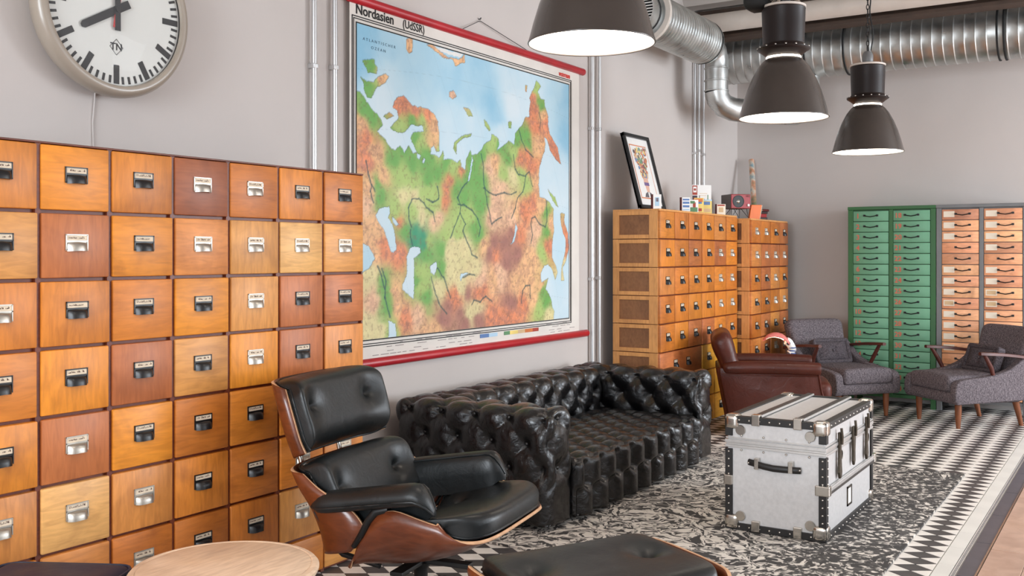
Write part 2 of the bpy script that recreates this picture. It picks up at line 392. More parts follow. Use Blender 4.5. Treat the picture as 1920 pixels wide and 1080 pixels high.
# ------------------------------------------------------------------ floor
FL = struct(G().box(-.2, RX+.2, RY0-.2, RY1+.2, -.06, -.012), 'floor', M['grout'])
TA, TB, TX1 = .167, .110, 2.80             # diamond width, diamond length, right end of the field
ga = .0012
def diamond(m, half=None):
    a, b = TA/2-ga*1.8, TB/2-ga*1.3
    p = [(-a, 0), (0, -b), (a, 0), (0, b)]
    if half == 'r': p = [(-a, 0), (-.0, -b), (0, b)]
    g = G(); g.prism(p, -.012, 0, 'z'); return g.mesh('tile', m)
dm = [diamond(M['tile_l']), diamond(M['tile_d'])]
RUG = (.55, 2.63, 4.0, 6.85)
spots = []
nx = int(TX1/TA)+1; ny = int(13/TB)
for i in range(0, 2*nx+1):
    for j in range(-10, 2*ny):
        # dark ones: both even or both odd half steps; light ones between
        x = TX1-TA/2-i*TA/2; y = -1.0+j*TB/2
        if y > RY1-.03 or x < .05: continue
        if i % 2 == 0 and j % 2 == 0: d = 1
        elif i % 2 == 1 and j % 2 == 1: d = 1
        elif i % 2 == 0 and j % 2 == 1: d = None
        else: d = None
        if d is None: continue
        # dark lattice on (even, even), light on (odd, odd)
        spots.append((x, y, 1 if i % 2 == 0 else 0))
vis = []; rest = []
for x, y, d in spots:
    if y < .4: rest.append((x, y, d)); continue
    u, v, z = proj((x, y, 0))
    hid = (RUG[0]-.02 < x < RUG[1] and RUG[2] < y < RUG[3]) or x < .5
    if -20 < u < 1940 and 560 < v < 1100 and not hid: vis.append((v, x, y, d))
    else: rest.append((x, y, d))
vis.sort(reverse=True)
for v, x, y, d in vis[:300]: inst('tile', dm[d], FL, (x, y, 0))
rest += [(x, y, d) for v, x, y, d in vis[300:]]
for d, nm in ((0, 'light_tiles'), (1, 'dark_tiles')):
    g = G(); a, b = TA/2-ga*1.8, TB/2-ga*1.3
    for x, y, q in rest:
        if q == d: g.prism([(x-a, y), (x, y-b), (x+a, y), (x, y+b)], -.012, 0, 'z')
    o = g.obj(nm, (M['tile_l'], M['tile_d'])[d], FL); o['kind'] = 'stuff'
# light triangles closing the field along the border
g = G(); j = 0; y = -1.0+TB/2
while y < RY1-.05:
    g.prism([(TX1-.001, y-TB/2+.004), (TX1-.001, y+TB/2-.004), (TX1-TA/2+.006, y)], -.012, 0, 'z'); y += TB
o = g.obj('edge_triangles', M['tile_l'], FL); o['kind'] = 'stuff'
bt = G().box(-.0345, .0345, -.149, .149, -.012, 0).mesh('tile', M['border_l'], bevel=.001, seg=1)
gt = G()
for q in range(20): gt.box(-.006, .006, q*.015-.15, q*.015-.146, -.012, .0005)
gt.box(-.012, -.010, -.15, .15, -.012, .0004).box(.0095, .0115, -.15, .15, -.012, .0004)
gtm = gt.mesh('mosaic_strip', M['slate'])
gtl = G().box(-.0125, .0125, -.15, .15, -.013, -.001).mesh('mosaic_bed', M['tile_l'])
sl = G().box(-.036, .036, -.298, .298, -.012, .0008).mesh('slate_slab', M['slate'], bevel=.001, seg=1)
y = 2.0
while y < RY1-.1:
    inst('tile', bt, FL, (2.8375, y, 0)); inst('mosaic_strip', gtm, FL, (2.8855, y, 0)); inst('mosaic_bed', gtl, FL, (2.8855, y, 0)); y += .3
y = 2.0
while y < RY1-.1:
    inst('slate_slab', sl, FL, (2.935, y, 0)); y += .6
pm = G().box(-.079, .079, -.598, .598, -.012, .002).mesh('plank', M['plank'], bevel=.0015, seg=1)
inst('metal_edge', G().box(-.004, .004, -4.5, 4.5, -.012, .004).mesh('metal_edge', M['chrome']), FL, (2.972, 5.4, 0))
for q in range(8):
    y = 1.0-(q*.37) % 1.2
    while y < RY1+.5:
        if y+.6 < RY1+.02: inst('plank', pm, FL, (3.057+q*.16, y, 0), (0, 0, 0))
        y += 1.2
pm2 = G().box(4.30, RX, RY0, RY1, -.012, .002).box(2.98, 4.30, RY0, .9, -.012, .002).box(0, 2.98, RY0, -1.6, -.012, .002)
o = pm2.obj('plank_field', M['plank'], FL); o['kind'] = 'stuff'
# rug
g = G(); m, n = 42, 56
def rugz(x, y): return .011+.0015*math.sin(x*9+y*4)*math.sin(y*7)
top = [[(RUG[0]-1.6+(RUG[1]-RUG[0])*i/m, RUG[2]-5.4+(RUG[3]-RUG[2])*j/n+.012*math.sin(i*.9)*(j == n), rugz(i*.05, j*.05)) for j in range(n+1)] for i in range(m+1)]
g.grid(top); bot = [[(p[0], p[1], .001) for p in r] for r in top]; g.grid([r[::-1] for r in bot])
for A, B in ((top[0], bot[0]), (bot[-1], top[-1])): g.grid([A, B])
g.grid([[r[0] for r in bot], [r[0] for r in top]]); g.grid([[r[-1] for r in top], [r[-1] for r in bot]])
tag(g.obj('area_rug', M['rug'], None, 50, merge=True, loc=(1.6, 5.4, 0)), 'charcoal and white brush-stroke patterned rug under the trunk and sofa', 'rug')

# ------------------------------------------------------------------ card catalogue cabinets
OR, BO, RB, TN, LT, DR, BR, PK, YE = [C(*c) for c in ((216,132,48),(226,142,44),(190,112,62),(216,152,80),(230,176,106),(162,90,52),(202,120,46),(216,140,70),(224,160,44))]
def pull_meshes(w, h, tall=False):
    """label holder with card slot and cup pull, facing +x, centred"""
    out = {}
    for nm, m in (('b', M['black']), ('s', M['silver_pull'])):
        g = G(); t = .004; cz = h*.08
        g.box(0, .0015, -w/2, w/2, -h/2, h/2)
        for a in ((-w/2, w/2, h/2-t, h/2), (-w/2, w/2, cz-t/2, cz+t/2), (-w/2, -w/2+t, -h/2, h/2), (w/2-t, w/2, -h/2, h/2)): g.box(.0015, .004, *a)
        for sy in (-1, 1):
            for sz in (-1, 1): g.lathe([(.0001, .0056), (.002, .0052), (.0024, .004)], 6, (0, sy*(w/2-.003), sz*(h/2-.003)), 'x')
        holder = g.mesh('label_holder', m, 35)
        rows = []                                   # cup pull: half shell, open underneath
        for i in range(7):
            a = i/6*math.pi/2; rr = .021*math.sin(a)**.7+.004; zz = cz-.003-(cz+h/2-.002)*(1-math.cos(a))
            ww = w*.40+w*.04*math.sin(a)
            rows.append([(rr*max(0, 1-abs(s)**3)**.8+.003, s*ww, zz-.002*abs(s)) for s in np.linspace(-1, 1, 11)])
        g = G().grid(rows); g.box(.003, .006, -w*.38, w*.38, -h/2, -h/2+.003)
        out[nm] = (holder, g.mesh('cup_pull', m, 60))
    card = G().box(.0015, .0024, -w/2+.004, w/2-.004, h*.08+.002, h/2-.004).mesh('label_card', M['card'])
    inks = []
    for q in range(6):
        g = G(); x = -w*.36; rnd = random.Random(q*5+int(w*1000))
        while x < w*.34:
            if rnd.random() < .12: x += .006; continue
            hh = rnd.choice((.003, .004, .006, .008)); z0 = h*.29-.003; g.box(.0023, .0028, x, x+.0011, z0, z0+hh)
            g.box(.0023, .0028, x, x+.0035, z0+(0 if rnd.random() < .5 else hh*.6), z0+.001+(0 if rnd.random() < .5 else hh*.6)); x += .0045
        inks.append(g.mesh('handwriting', M['ink']))
    return out, card, inks
def drawer_mesh(w, h, d=.022, v=False, r=.005):
    return G().box(-.02, d, -w/2, w/2, -h/2, h/2).mesh('drawer', M['drawer_v' if v else 'drawer'], 35, r, 2)
def jit(c, s=.06):
    f = 1+random.uniform(-s, s); return (c[0]*f, c[1]*f*(1+random.uniform(-s, s)*.5), c[2]*f, 1)
def put_drawer(cab, me, y, z, col, x, kind, pulls, card, inks, hy=0, hz=0, jig=.003, ink=True):
    d = inst('drawer', me, cab, (x+random.uniform(-jig, jig), y, z), (0, 0, random.uniform(-.004, .004)), col)
    for yy in (hy if isinstance(hy, (list, tuple)) else [hy]):
        if kind == '-': continue
        hold, cup = pulls[kind]; p = (.022, yy, hz)
        inst('label_holder', hold, d, p); inst('cup_pull', cup, d, p); inst('label_card', card, d, p)
        if ink: inst('handwriting', random.choice(inks), d, p)
    return d
# -- the big one beside the clock
PW, PH = .2675, .2275
Y1 = 3.525; ncol = 7; Y0 = Y1-PW*ncol; FX = .54; CT = 1.77
cab = empty('card_cabinet', (0, (Y0+Y1)/2, 0), 0, 'large orange wood card-index cabinet against the wall under the clock', 'cabinet')
def cl(y): return y-(Y0+Y1)/2
G().box(.05, FX-.022, cl(Y0), cl(Y1), 0, CT-.004).obj('carcass', M['carcass'], cab, bevel=.003)
for k in range(ncol+1):                # uprights between the columns, slightly recessed
    y = cl(Y0+k*PW); G().box(FX-.03, FX-.010, y-.010 if k else y, y+.010 if k < ncol else y, 0, CT).obj('upright', M['carcass'], cab)
G().box(.05, FX-.004, cl(Y0), cl(Y1), CT-.004, CT+.003).obj('top_board', M['carcass'], cab, bevel=.002)
kinds = ['bbbssbb', 'bsbssss', 'sbbbsbb', 'bbbbsbb', 'bsbbbss', 'sssbbss', 'sssbbss', '-------']
cols = [[OR,BO,OR,DR,BR,OR,BR],[TN,RB,BO,PK,TN,LT,TN],[OR,OR,OR,BO,TN,RB,RB],[OR,BO,RB,TN,BO,RB,PK],
        [BO,RB,BO,BR,OR,OR,OR],[PK,LT,PK,OR,BR,OR,PK],[OR,PK,BR,BR,BR,TN,OR],[OR,OR,OR,BR,OR,OR,TN]]
P1, K1, I1 = pull_meshes(.084, .055)
dm1 = [drawer_mesh(PW-.014, PH-.012, v=v) for v in (0, 1)]
dmb = drawer_mesh(PW-.012, CT-7*PH-.014-.008)
for r in range(8):
    for c_ in range(ncol):
        y = cl(Y0+(c_+.5)*PW); z = CT-(r+.5)*PH
        if r == 7: z = (CT-7*PH+.008)/2
        me = dmb if r == 7 else dm1[random.random() < .4]
        put_drawer(cab, me, y, z, jit(cols[r][c_]), FX-.022, kinds[r][c_], P1, K1, I1, hz=.012)
# -- the two stacks further along the wall
P2, K2, I2 = pull_meshes(.070, .060)
def stack(name, label, x0, fx, y0, y1, nc, top, nr, kindf, colf, wide=None):
    cab = empty('card_cabinet', ((x0+fx)/2, (y0+y1)/2, 0), 0, label, 'cabinet', 'stacked card cabinets along the wall')
    hx = (fx-x0)/2; w = (y1-y0)/nc; ph = top/nr
    G().box(-hx+.012, hx-.022, -(y1-y0)/2+.022, (y1-y0)/2-.002, 0, top-.004).obj('carcass', M['carcass'], cab)
    G().box(-hx, hx-.006, -(y1-y0)/2, (y1-y0)/2, top-.004, top+.012).obj('top_board', M['pine'], cab, bevel=.003)
    yy = -(y1-y0)/2
    stile = G().box(-.026, .026, 0, .022, -ph/2+.002, ph/2-.002).mesh('side_stile', M['pine'], None, .002)
    stile2 = G().box(-.036, .036, 0, .022, -ph/2+.002, ph/2-.002).mesh('side_stile', M['pine'], None, .002)
    rail = G().box(-hx+.052, hx-.094, 0, .021, -.015, .015).mesh('side_rail', M['pine'], None, .002)
    pan = G().box(-hx+.05, hx-.09, .012, .02, -ph/2+.025, ph/2-.025).mesh('side_panel', M['ply_panel'])
    for r in range(nr):
        z = top-(r+.5)*ph
        inst('side_stile', stile, cab, (-hx+.026, yy, z)); inst('side_stile', stile2, cab, (hx-.058, yy, z))
        inst('side_rail', rail, cab, (0, yy, z+ph/2-.018)); inst('side_rail', rail, cab, (0, yy, z-ph/2+.018))
        inst('side_panel', pan, cab, (0, yy, z))
    dms = [drawer_mesh(w-.008, ph-.010, v=v) for v in (0, 1)]
    for r in range(nr):
        c_ = 0
        while c_ < nc:
            z = top-(r+.5)*ph; span = 1
            if wide and (r, c_) in wide: span = wide[(r, c_)]
            me = dms[random.random() < .5] if span == 1 else drawer_mesh(w*span-.008, ph-.010)
            put_drawer(cab, me, yy+(c_+span/2)*w, z, jit(colf(r, c_), .08), hx-.022, kindf(r, c_), P2, K2, I2,
                       hy=0 if span == 1 else [-w*.45, w*.45], hz=.008)
            c_ += span
    return cab
rk = random.Random(3)
k2 = ['bbbbbb', 'bbbbss', 'bbbbss', 'bbbbss', 'bbbbbb', 'bbbbsb', 'bbbbss', 'bbbbbb']
stack('c', 'tall card cabinet with pine side frames behind the brown armchair', .10, .50, 6.948, 8.635, 6, 1.735, 8,
      lambda r, c: k2[r][c], lambda r, c: (YE if r > 4 and c > 2 else rk.choice((RB, OR, PK, OR, BR))), {(5, 0): 3})
k3 = ['ssbb', 'ssss', 'bbsb', 'bbss', 'bbbb', 'bbss', 'bbbb', 'bbbb']
stack('c', 'narrower four-column card cabinet in the far corner of the room', .20, .62, 8.66, 9.742, 4, 1.712, 8,
      lambda r, c: k3[r][c], lambda r, c: rk.choice((RB, RB, PK, BR)))
# ------------------------------------------------------------------ steel drawer cabinets on the back wall
def bow_handle(w):
    g = G(); pts = [(0, -w/2, 0), (.014, -w/2+.006, 0), (.020, -w/2+.02, -.006), (.022, 0, -.012), (.020, w/2-.02, -.006), (.014, w/2-.006, 0), (0, w/2, 0)]
    g.tube(pts, .0048, 6)
    for s in (-1, 1): g.box(0, .004, s*w/2-.010, s*w/2+.010, -.009, .009)
    return g.mesh('bow_handle', M['blackm'], 50)
BH = bow_handle(.115)
def steel_cab(label, xa, xb, frame, mdr, wide, text):
    """local +x faces the room, local +y runs to the right of the picture"""
    cab = empty('drawer_cabinet', ((xa+xb)/2, 9.8, 0), -math.pi/2, label, 'cabinet', 'tall drawer cabinets on the back wall')
    hw = (xb-xa)/2; top = 1.845; fx = .2
    G().box(-.19, fx-.03, -hw+.01, hw-.01, .10, top-.01).obj('carcass', frame, cab)
    for y0, y1 in ((-hw, -hw+.045), (-.018, .018), (hw-.045, hw)): G().box(fx-.045, fx, y0, y1, 0 if abs(y0+y1) > .1 else .1, top-.03).obj('frame_post', frame, cab, bevel=.003)
    for y0, y1 in ((-hw, -hw+.045), (hw-.045, hw)): G().box(-.19, -.15, y0, y1, 0, .1).obj('frame_post', frame, cab)
    G().box(-.2, fx+.008, -hw-.002, hw+.002, top-.03, top).obj('top_frame', frame, cab, bevel=.003)
    G().box(fx-.04, fx-.002, -hw+.045, hw-.045, .085, .115).obj('bottom_rail', frame, cab)
    z0, z1, n = 1.805, .12, 17; ph = (z0-z1)/n
    w = hw-.045-.018
    me = G().box(-.02, .012, -w/2+.003, w/2-.003, -ph/2+.003, ph/2-.003).mesh('drawer', mdr, 35, .003)
    for c_ in range(2):
        yc = (-1 if c_ == 0 else 1)*(.018+w/2)
        for r in range(n):
            d = inst('drawer', me, cab, (fx-.012+random.uniform(-.002, .002), yc, z0-(r+.5)*ph), (0, 0, 0), jit(rk.choice(((.95,.46,.24,1),(.86,.40,.21,1),(1.0,.52,.27,1),(.76,.35,.20,1))), .1))
            inst('bow_handle', BH, d, (.012, 0 if text else .02, .006))
            if text:
                t = inst('number', NUM[c_*17+r+1], d, (.0125, -w*.36, 0))
            elif rk.random() < .93:
                orange = (c_, r) in ((0, 8), (1, 7), (1, 8))
                inst('paper_label', G().box(0, .001, -.045, .045, -.026, .026).mesh('paper_label', M['paper']), d, (.0122, -w*.30, .004))
                if orange: inst('label_centre', G().box(0, .0016, -.036, .036, -.017, .017).mesh('label_centre', M['c_tan']), d, (.0122, -w*.30, .004))
    return cab
M['num_red'] = mat('red_numeral', C(206, 110, 88), .7, var=.1)
NUM = {k: text_mesh(str(k), .062, M['num_red'], .0005, bold=.0015) for k in range(1, 35)}
steel_cab('green steel cabinet with two columns of numbered green drawers', 1.23, 2.0, M['green_fr'], M['green_dr'], 2, True)
steel_cab('grey framed cabinet with worn wooden drawers and white paper labels', 2.004, 2.745, M['steel_fr'], M['drawer'], 2, False)

# ------------------------------------------------------------------ tufted black sofa
def tuft(u, v, a, b):
    p = u/a+v/(2*b); q = u/a-v/(2*b)
    s = np.abs(np.sin(np.pi*p))*np.abs(np.sin(np.pi*q))
    du = p-np.round(p); dv = q-np.round(q); rr = du*du+dv*dv
    th = np.arctan2(du+1e-6, dv)
    return .36*s**.5+.64*(1-np.exp(-rr/.075))-.28*np.exp(-rr/.010)+.085*np.sin(th*9+np.round(p)*2)*np.exp(-rr/.10)*(1-np.exp(-rr/.01))
def make_tuft(faces, amp):
    """faces: dict axis-> function(p)->h in 0..1, or None"""
    def d(p, n):
        w = np.abs(n)**4; w = w/w.sum(-1, keepdims=True); h = 0
        for a in range(3):
            f = faces.get(a)
            h = h + w[..., a]*(f(p) if f else .75)
        return amp*(h-.75)
    return d
def buttons_at(pts, r=.011):
    g = G()
    for p, n in pts:
        n = Vector(n).normalized(); p = Vector(p); q = n.to_track_quat('Z', 'X').to_matrix()
        rows = [(r, -.004), (r*.95, .001), (r*.6, .004), (.0006, .005)]
        g.grid([[p+q@Vector((a*math.cos(k*math.pi/4), a*math.sin(k*math.pi/4), z)) for k in range(8)] for a, z in rows], False, True)
    return g
SX0, SX1, SY0, SY1, SZ = .10, 1.10, 4.26, 6.50, .615
sofa = empty('chesterfield_sofa', ((SX0+SX1)/2, (SY0+SY1)/2, 0), 0, 'long black tufted leather sofa along the wall under the map', 'sofa')
L_, D_ = SY1-SY0, SX1-SX0; AW = .27; ZB = .035
ta, tb = .215, .125
def arm_disp(ly):
    hz = (SZ-ZB)/2; hx = D_/2
    lower = lambda p: np.clip((p[..., 2]+hz-.16)/.05, 0, 1)          # smooth skirt near the floor
    def side(p):
        h = tuft(p[..., 0]+hx-.10, p[..., 2]-hz+.05, ta, tb)
        return h*lower(p)+(1-lower(p))*(.55+.45*np.abs(np.sin(np.pi*(p[..., 0]+hx-.0)/ta))**.5)
    def front(p):
        h = tuft(p[..., 1], p[..., 2]-hz+.05, .26, tb)
        return h*lower(p)+(1-lower(p))*.8
    def topf(p): return tuft(p[..., 0]+hx-.10, p[..., 1]-(ly/2)*0+.07+tb*0, ta, .14)
    return make_tuft({1: side, 0: front, 2: topf}, .042)
am = rbox(D_-.01, AW-.01, SZ-ZB-.01, .06, .0105, arm_disp(AW), True).mesh('arm', M['sofa'], 180, merge=True)
for s in (-1, 1):
    a = inst('arm', am, sofa, (.0, s*(L_/2-AW/2), (SZ+ZB)/2))
    pts = []
    hz = (SZ-ZB)/2
    for row in range(4):
        z = hz-.05-row*tb
        for k in range(7):
            x = -D_/2+.10+(k-.5*(row % 2))*ta
            if abs(x) < D_/2-.06 and z > -hz+.12: pts.append(((x, -s*-1*(-(AW/2)+.030) if False else s*(AW/2-.028), z), (0, s, 0)))
    for row in range(4): pts.append(((D_/2-.026, (0 if row % 2 == 0 else .0), hz-.05-row*tb), (1, 0, 0))) if row % 2 == 0 else None
    b = buttons_at(pts).obj('buttons', M['sofa'], a, 60); b['kind'] = 'stuff'
BL = L_-2*AW
def back_disp():
    def f(p): return tuft(p[..., 1], p[..., 2]-.24, ta, tb)
    def t(p): return tuft(p[..., 1]+ta/2, p[..., 0], ta, .14)
    return make_tuft({0: f, 2: t}, .045)
rbox(.28, BL+.03, SZ-ZB-.015, .07, .0115, back_disp(), True).obj('backrest', M['sofa'], sofa, 180, merge=True, loc=(-D_/2+.145, 0, (SZ+ZB)/2))
SH = .335
def seat_disp():
    def t(p): return tuft(p[..., 1], p[..., 0]-.30, .185, .10)*.9
    def f(p):
        zz = p[..., 2]+ (SH-ZB)/2
        fl = np.abs(np.sin(np.pi*(p[..., 1]/.185)))**.7
        fl2 = np.abs(np.sin(np.pi*(p[..., 1]/.185+.5)))**.7
        k = np.clip((zz-.13)/.03, 0, 1)
        dip = np.exp(-((zz-.145)/.022)**2)
        return fl2*(1-k)+fl*k-.35*dip*(1-fl)*1.0
    return make_tuft({2: t, 0: f}, .060)
rbox(D_-.22, BL-.01, SH-ZB, .05, .0105, seat_disp(), True).obj('seat', M['sofa'], sofa, 180, merge=True, loc=(.13, 0, (SH+ZB)/2))
ft = G().box(-.035, .035, -.035, .035, 0, .05).mesh('foot', M['chrome'], None, .004)
for sx in (-1, 1):
    for sy in (-1, 1): inst('foot', ft, sofa, (sx*(D_/2-.12), sy*(L_/2-.14), .0125))

# ------------------------------------------------------------------ moulded plywood lounge chair and ottoman
def interp(tab, u):
    tab = np.array(tab, float); k = np.linspace(0, 1, len(tab)); uu = np.asarray(u)
    out = np.stack([np.interp(uu, k, tab[:, i]) for i in range(tab.shape[1])], -1)
    return out
def smooth_tab(tab, n, it=3):
    P = interp(tab, np.linspace(0, 1, n))
    for _ in range(it): Q = P.copy(); Q[1:-1] = (P[:-2]+2*P[1:-1]+P[2:])/4; P = Q
    return P
def shell_grid(cen, edg, w, nu=22, ns=32, ex=.62, front=0., back=0., smax=1., fp=6):
    """cen, edg: (x, z) along the length; w: half widths. rows along u, columns across"""
    c = smooth_tab(cen, nu); e = smooth_tab(edg, nu); ww = smooth_tab([(q,) for q in w], nu)[:, 0]
    P = np.zeros((nu, ns, 3)); ss = np.linspace(-smax, smax, ns)
    for j, s in enumerate(ss):
        ph = s*math.pi/2; k = 1-abs(math.cos(ph))**ex; yy = math.copysign(abs(math.sin(ph))**ex, s)
        P[:, j, 0] = c[:, 0]+(e[:, 0]-c[:, 0])*k; P[:, j, 2] = c[:, 1]+(e[:, 1]-c[:, 1])*k; P[:, j, 1] = ww*yy
    if front or back:
        t = P[-1]-P[-2]
        for i in range(nu):
            u = i/(nu-1)
            for j, s in enumerate(ss):
                if front and u > .5: P[i, j] -= (P[-1, j]-P[nu//2, j])*front*abs(s)**fp*((u-.5)/.5)**2
                if back and u < .5: P[i, j] -= (P[0, j]-P[nu//2, j])*back*abs(s)**6*((.5-u)/.5)**2
    return P
def ply(P, name, parent, th=.012):
    o = G().grid(P.tolist()).obj(name, M['walnut'], parent, 60)
    o.data.materials.append(M['ply_edge'])
    md = o.modifiers.new('thick', 'SOLIDIFY'); md.thickness = th; md.offset = 0; md.use_rim = True; md.material_offset_rim = 1
    return o
def pad(P, inward, T, name, m, parent, dimples=(), lift=.010, ex=6, dip=.045):
    nu, ns = P.shape[:2]
    du = np.gradient(P, axis=0); dv = np.gradient(P, axis=1); n = np.cross(du, dv); n /= np.linalg.norm(n, axis=-1, keepdims=True)+1e-9
    if (n[nu//2, ns//2]@np.array(inward)) < 0: n = -n
    u = np.linspace(-1, 1, nu)[:, None]; s = np.linspace(-1, 1, ns)[None]
    t = T*np.maximum(0, 1-np.abs(u)**ex)**.5*np.maximum(0, 1-np.abs(s)**ex)**.5
    iv = np.array(inward, float); iv /= np.linalg.norm(iv); n = np.zeros_like(P)+iv
    lo = P+n*lift; hi = lo+n*(.004+t[..., None])
    for (a, b) in dimples:
        ctr = hi[int((a+1)/2*(nu-1)), int((b+1)/2*(ns-1))]
        d2 = ((hi-ctr)**2).sum(-1)
        hi = hi-n*(dip*.6*np.exp(-d2/.0030)+dip*.6*np.exp(-d2/.00025))[..., None]
    g = G().grid(hi.tolist()); g.grid(lo.tolist()[::-1])
    for A, B in ((hi[0], lo[0]), (lo[-1], hi[-1])): g.grid([A.tolist(), B.tolist()])
    g.grid([hi[:, 0].tolist()[::-1], lo[:, 0].tolist()[::-1]]); g.grid([hi[:, -1].tolist(), lo[:, -1].tolist()])
    o = g.obj(name, m, parent, 70, merge=True)
    # piping along the rim
    loop = [tuple(q) for q in hi[0]]+[tuple(q) for q in hi[1:, -1]]+[tuple(q) for q in hi[-1][::-1][1:]]+[tuple(q) for q in hi[1:-1, 0][::-1]]
    G().tube(loop, .005, 6, closed=True).obj('piping', m, o, 60)
    bs = [(tuple(hi[int((a+1)/2*(nu-1)), int((b+1)/2*(ns-1))]), tuple(n[int((a+1)/2*(nu-1)), int((b+1)/2*(ns-1))])) for a, b in dimples]
    for q in bs: buttons_at([q], .011).obj('button', m, o, 60)
    return o
lc = empty('lounge_chair', (1.2, 3.10, 0), math.radians(10), 'black leather lounge chair with curved plywood shells in front of the sofa', 'armchair')
seatP = shell_grid([(-.16,.25),(-.06,.232),(.1,.25),(.25,.29),(.37,.345),(.475,.400)], [(-.13,.25),(-.06,.42),(.06,.495),(.19,.465),(.34,.435),(.47,.410)],
                   [.325,.335,.345,.35,.345,.33], front=.62, fp=2.6)
ply(seatP, 'seat_shell', lc)
seatC = shell_grid([(-.10,.25),(-.02,.245),(.1,.262),(.25,.30),(.37,.352),(.465,.402)], [(-.08,.36),(0,.40),(.1,.415),(.2,.42),(.34,.425),(.46,.412)],
                   [.295,.305,.32,.33,.325,.31], nu=44, ns=56, front=.62, back=.1, fp=2.6)
pad(seatC, (.25, 0, 1), .14, 'seat_cushion', M['eames'], lc, [(-.35, -.35), (-.35, .35)], ex=2.6)
backP = shell_grid([(-.33,.27),(-.365,.35),(-.40,.43),(-.44,.515),(-.475,.59)], [(-.12,.315),(-.04,.40),(-.10,.47),(-.26,.53),(-.355,.58)], [.335,.345,.35,.35,.33], back=.0)
ply(backP, 'back_shell', lc)
backC = shell_grid([(-.31,.32),(-.35,.38),(-.38,.44),(-.42,.52),(-.46,.585)], [(-.22,.36),(-.25,.42),(-.28,.47),(-.32,.53),(-.37,.585)], [.29,.30,.31,.31,.30], nu=40, ns=56, front=.12)
pad(backC, (1, 0, .5), .15, 'back_cushion', M['eames'], lc, [(.1, -.36), (.1, .36)])
headP = shell_grid([(-.49,.615),(-.515,.69),(-.545,.77),(-.57,.85),(-.60,.91)], [(-.36,.625),(-.385,.69),(-.41,.77),(-.44,.85),(-.475,.905)], [.29,.305,.312,.312,.295], front=.15, back=.15)
ply(headP, 'head_shell', lc)
headC = shell_grid([(-.48,.62),(-.505,.69),(-.535,.77),(-.56,.85),(-.59,.905)], [(-.36,.63),(-.385,.69),(-.41,.77),(-.44,.85),(-.475,.90)], [.28,.296,.303,.303,.285], nu=44, ns=56, front=.16, back=.16)
pad(headC, (1, 0, .35), .14, 'head_cushion', M['eames'], lc, [(.05, -.36), (.05, .36)], ex=4)
for s in (-1, 1):
    rows = []; nT = 26
    sec = [(.0,-.165),(.0,-.10),(.002,-.045),(.016,-.012),(.045,0),(.082,-.008),(.104,-.032),(.106,-.058),(.092,-.076),(.066,-.080),(.046,-.075),(.038,-.10),(.036,-.165)]
    for k in range(nT):
        t = k/(nT-1); x = -.31+.56*t; zt = .515+.085*t-.05*max(0, (t-.85)/.15)**2*1.3
        e = max(.25, min(1, (1-abs(2*t-1)**10)))
        sh = 1 if t < .8 else 1-.35*((t-.8)/.2)**2
        row = []
        for o_, z in sec:
            zz = z*(1 if z > -.085 else sh); oo = .05+(o_-.05)*e
            row.append((x+(.02*(-z/.16) if t > .9 else 0)*0, s*(.275+oo), zt+(-.05+(zz+.05)*e)))
        rows.append(row)
    g = G().grid(rows, False, True); n0 = len(sec)
    g.f.append(tuple(range(n0))); g.f.append(tuple((nT-1)*n0+k for k in range(n0-1, -1, -1)))
    o = g.obj('armrest', M['eames'], lc, 60)
    for q in (3, 7): G().tube([r[q] for r in rows], .0045, 6).obj('piping', M['eames'], o, 60)
    G().tube([(.05, s*.335, .485), (.0, s*.343, .475), (-.035, s*.343, .44), (-.07, s*.34, .385), (-.11, s*.335, .335)], [.016, .018, .016, .014, .012], 8).obj('arm_bracket', M['blackm'], lc, 60)
for s in (-1, 1):      # bright spines joining head and back shells
    G().tube([(-.485, s*.14, .50), (-.515, s*.14, .60), (-.53, s*.14, .72)], .011, 8).obj('back_spine', M['chrome'], lc, 60)
    G().tube([(-.37, s*.16, .30), (-.28, s*.16, .24), (-.10, s*.16, .215)], .012, 8).obj('back_spine', M['blackm'], lc, 60)
G().lathe([(.05,.20),(.045,.19),(.03,.17),(.028,.10),(.034,.08)], 20, cap=True).obj('post', M['blackm'], lc, 50)
G().box(-.20, .24, -.022, .022, .195, .215).box(-.03, .03, -.20, .20, .195, .212).obj('seat_bracket', M['blackm'], lc, bevel=.004)
def star(parent, n, R, zc, a0=0, foot=.02):
    for k in range(n):
        a = a0+2*math.pi*k/n; c, s_ = math.cos(a), math.sin(a)
        g = G().tube([(0, 0, zc), (c*R*.4, s_*R*.4, zc-.012), (c*R*.8, s_*R*.8, zc*.55), (c*R, s_*R, foot+.014)], [.022, .020, .016, .013], 8)
        l = g.obj('leg', M['blackm'], parent, 60)
        G().lathe([(.016, .0), (.018, .004), (.014, foot), (.006, foot+.01)], 12, (c*R, s_*R, 0), cap=True).obj('glide', M['chrome'], l, 50)
star(lc, 5, .30, .095, .35); lc.scale = (.905, 1, 1)
ot = empty('ottoman', (2.15, 2.775, 0), math.radians(-29.5), 'black leather ottoman with two buttons on a curved plywood shell', 'ottoman')
oP = shell_grid([(-.265,.35),(-.2,.325),(-.07,.312),(.07,.312),(.2,.325),(.265,.35)], [(-.25,.412),(-.20,.418),(-.07,.420),(.07,.420),(.20,.418),(.25,.412)], [.335,.352,.358,.358,.352,.335], front=.12, back=.12)
ply(oP, 'shell', ot)
oC = shell_grid([(-.25,.362),(-.19,.342),(-.07,.33),(.07,.33),(.19,.342),(.25,.362)], [(-.23,.39),(-.18,.387),(-.07,.384),(.07,.384),(.18,.387),(.23,.39)], [.295,.31,.317,.317,.31,.295], nu=44, ns=56, front=.10, back=.10)
pad(oC, (0, 0, 1), .092, 'cushion', M['eames'], ot, [(-.05, -.36), (-.05, .36)], ex=3.2)
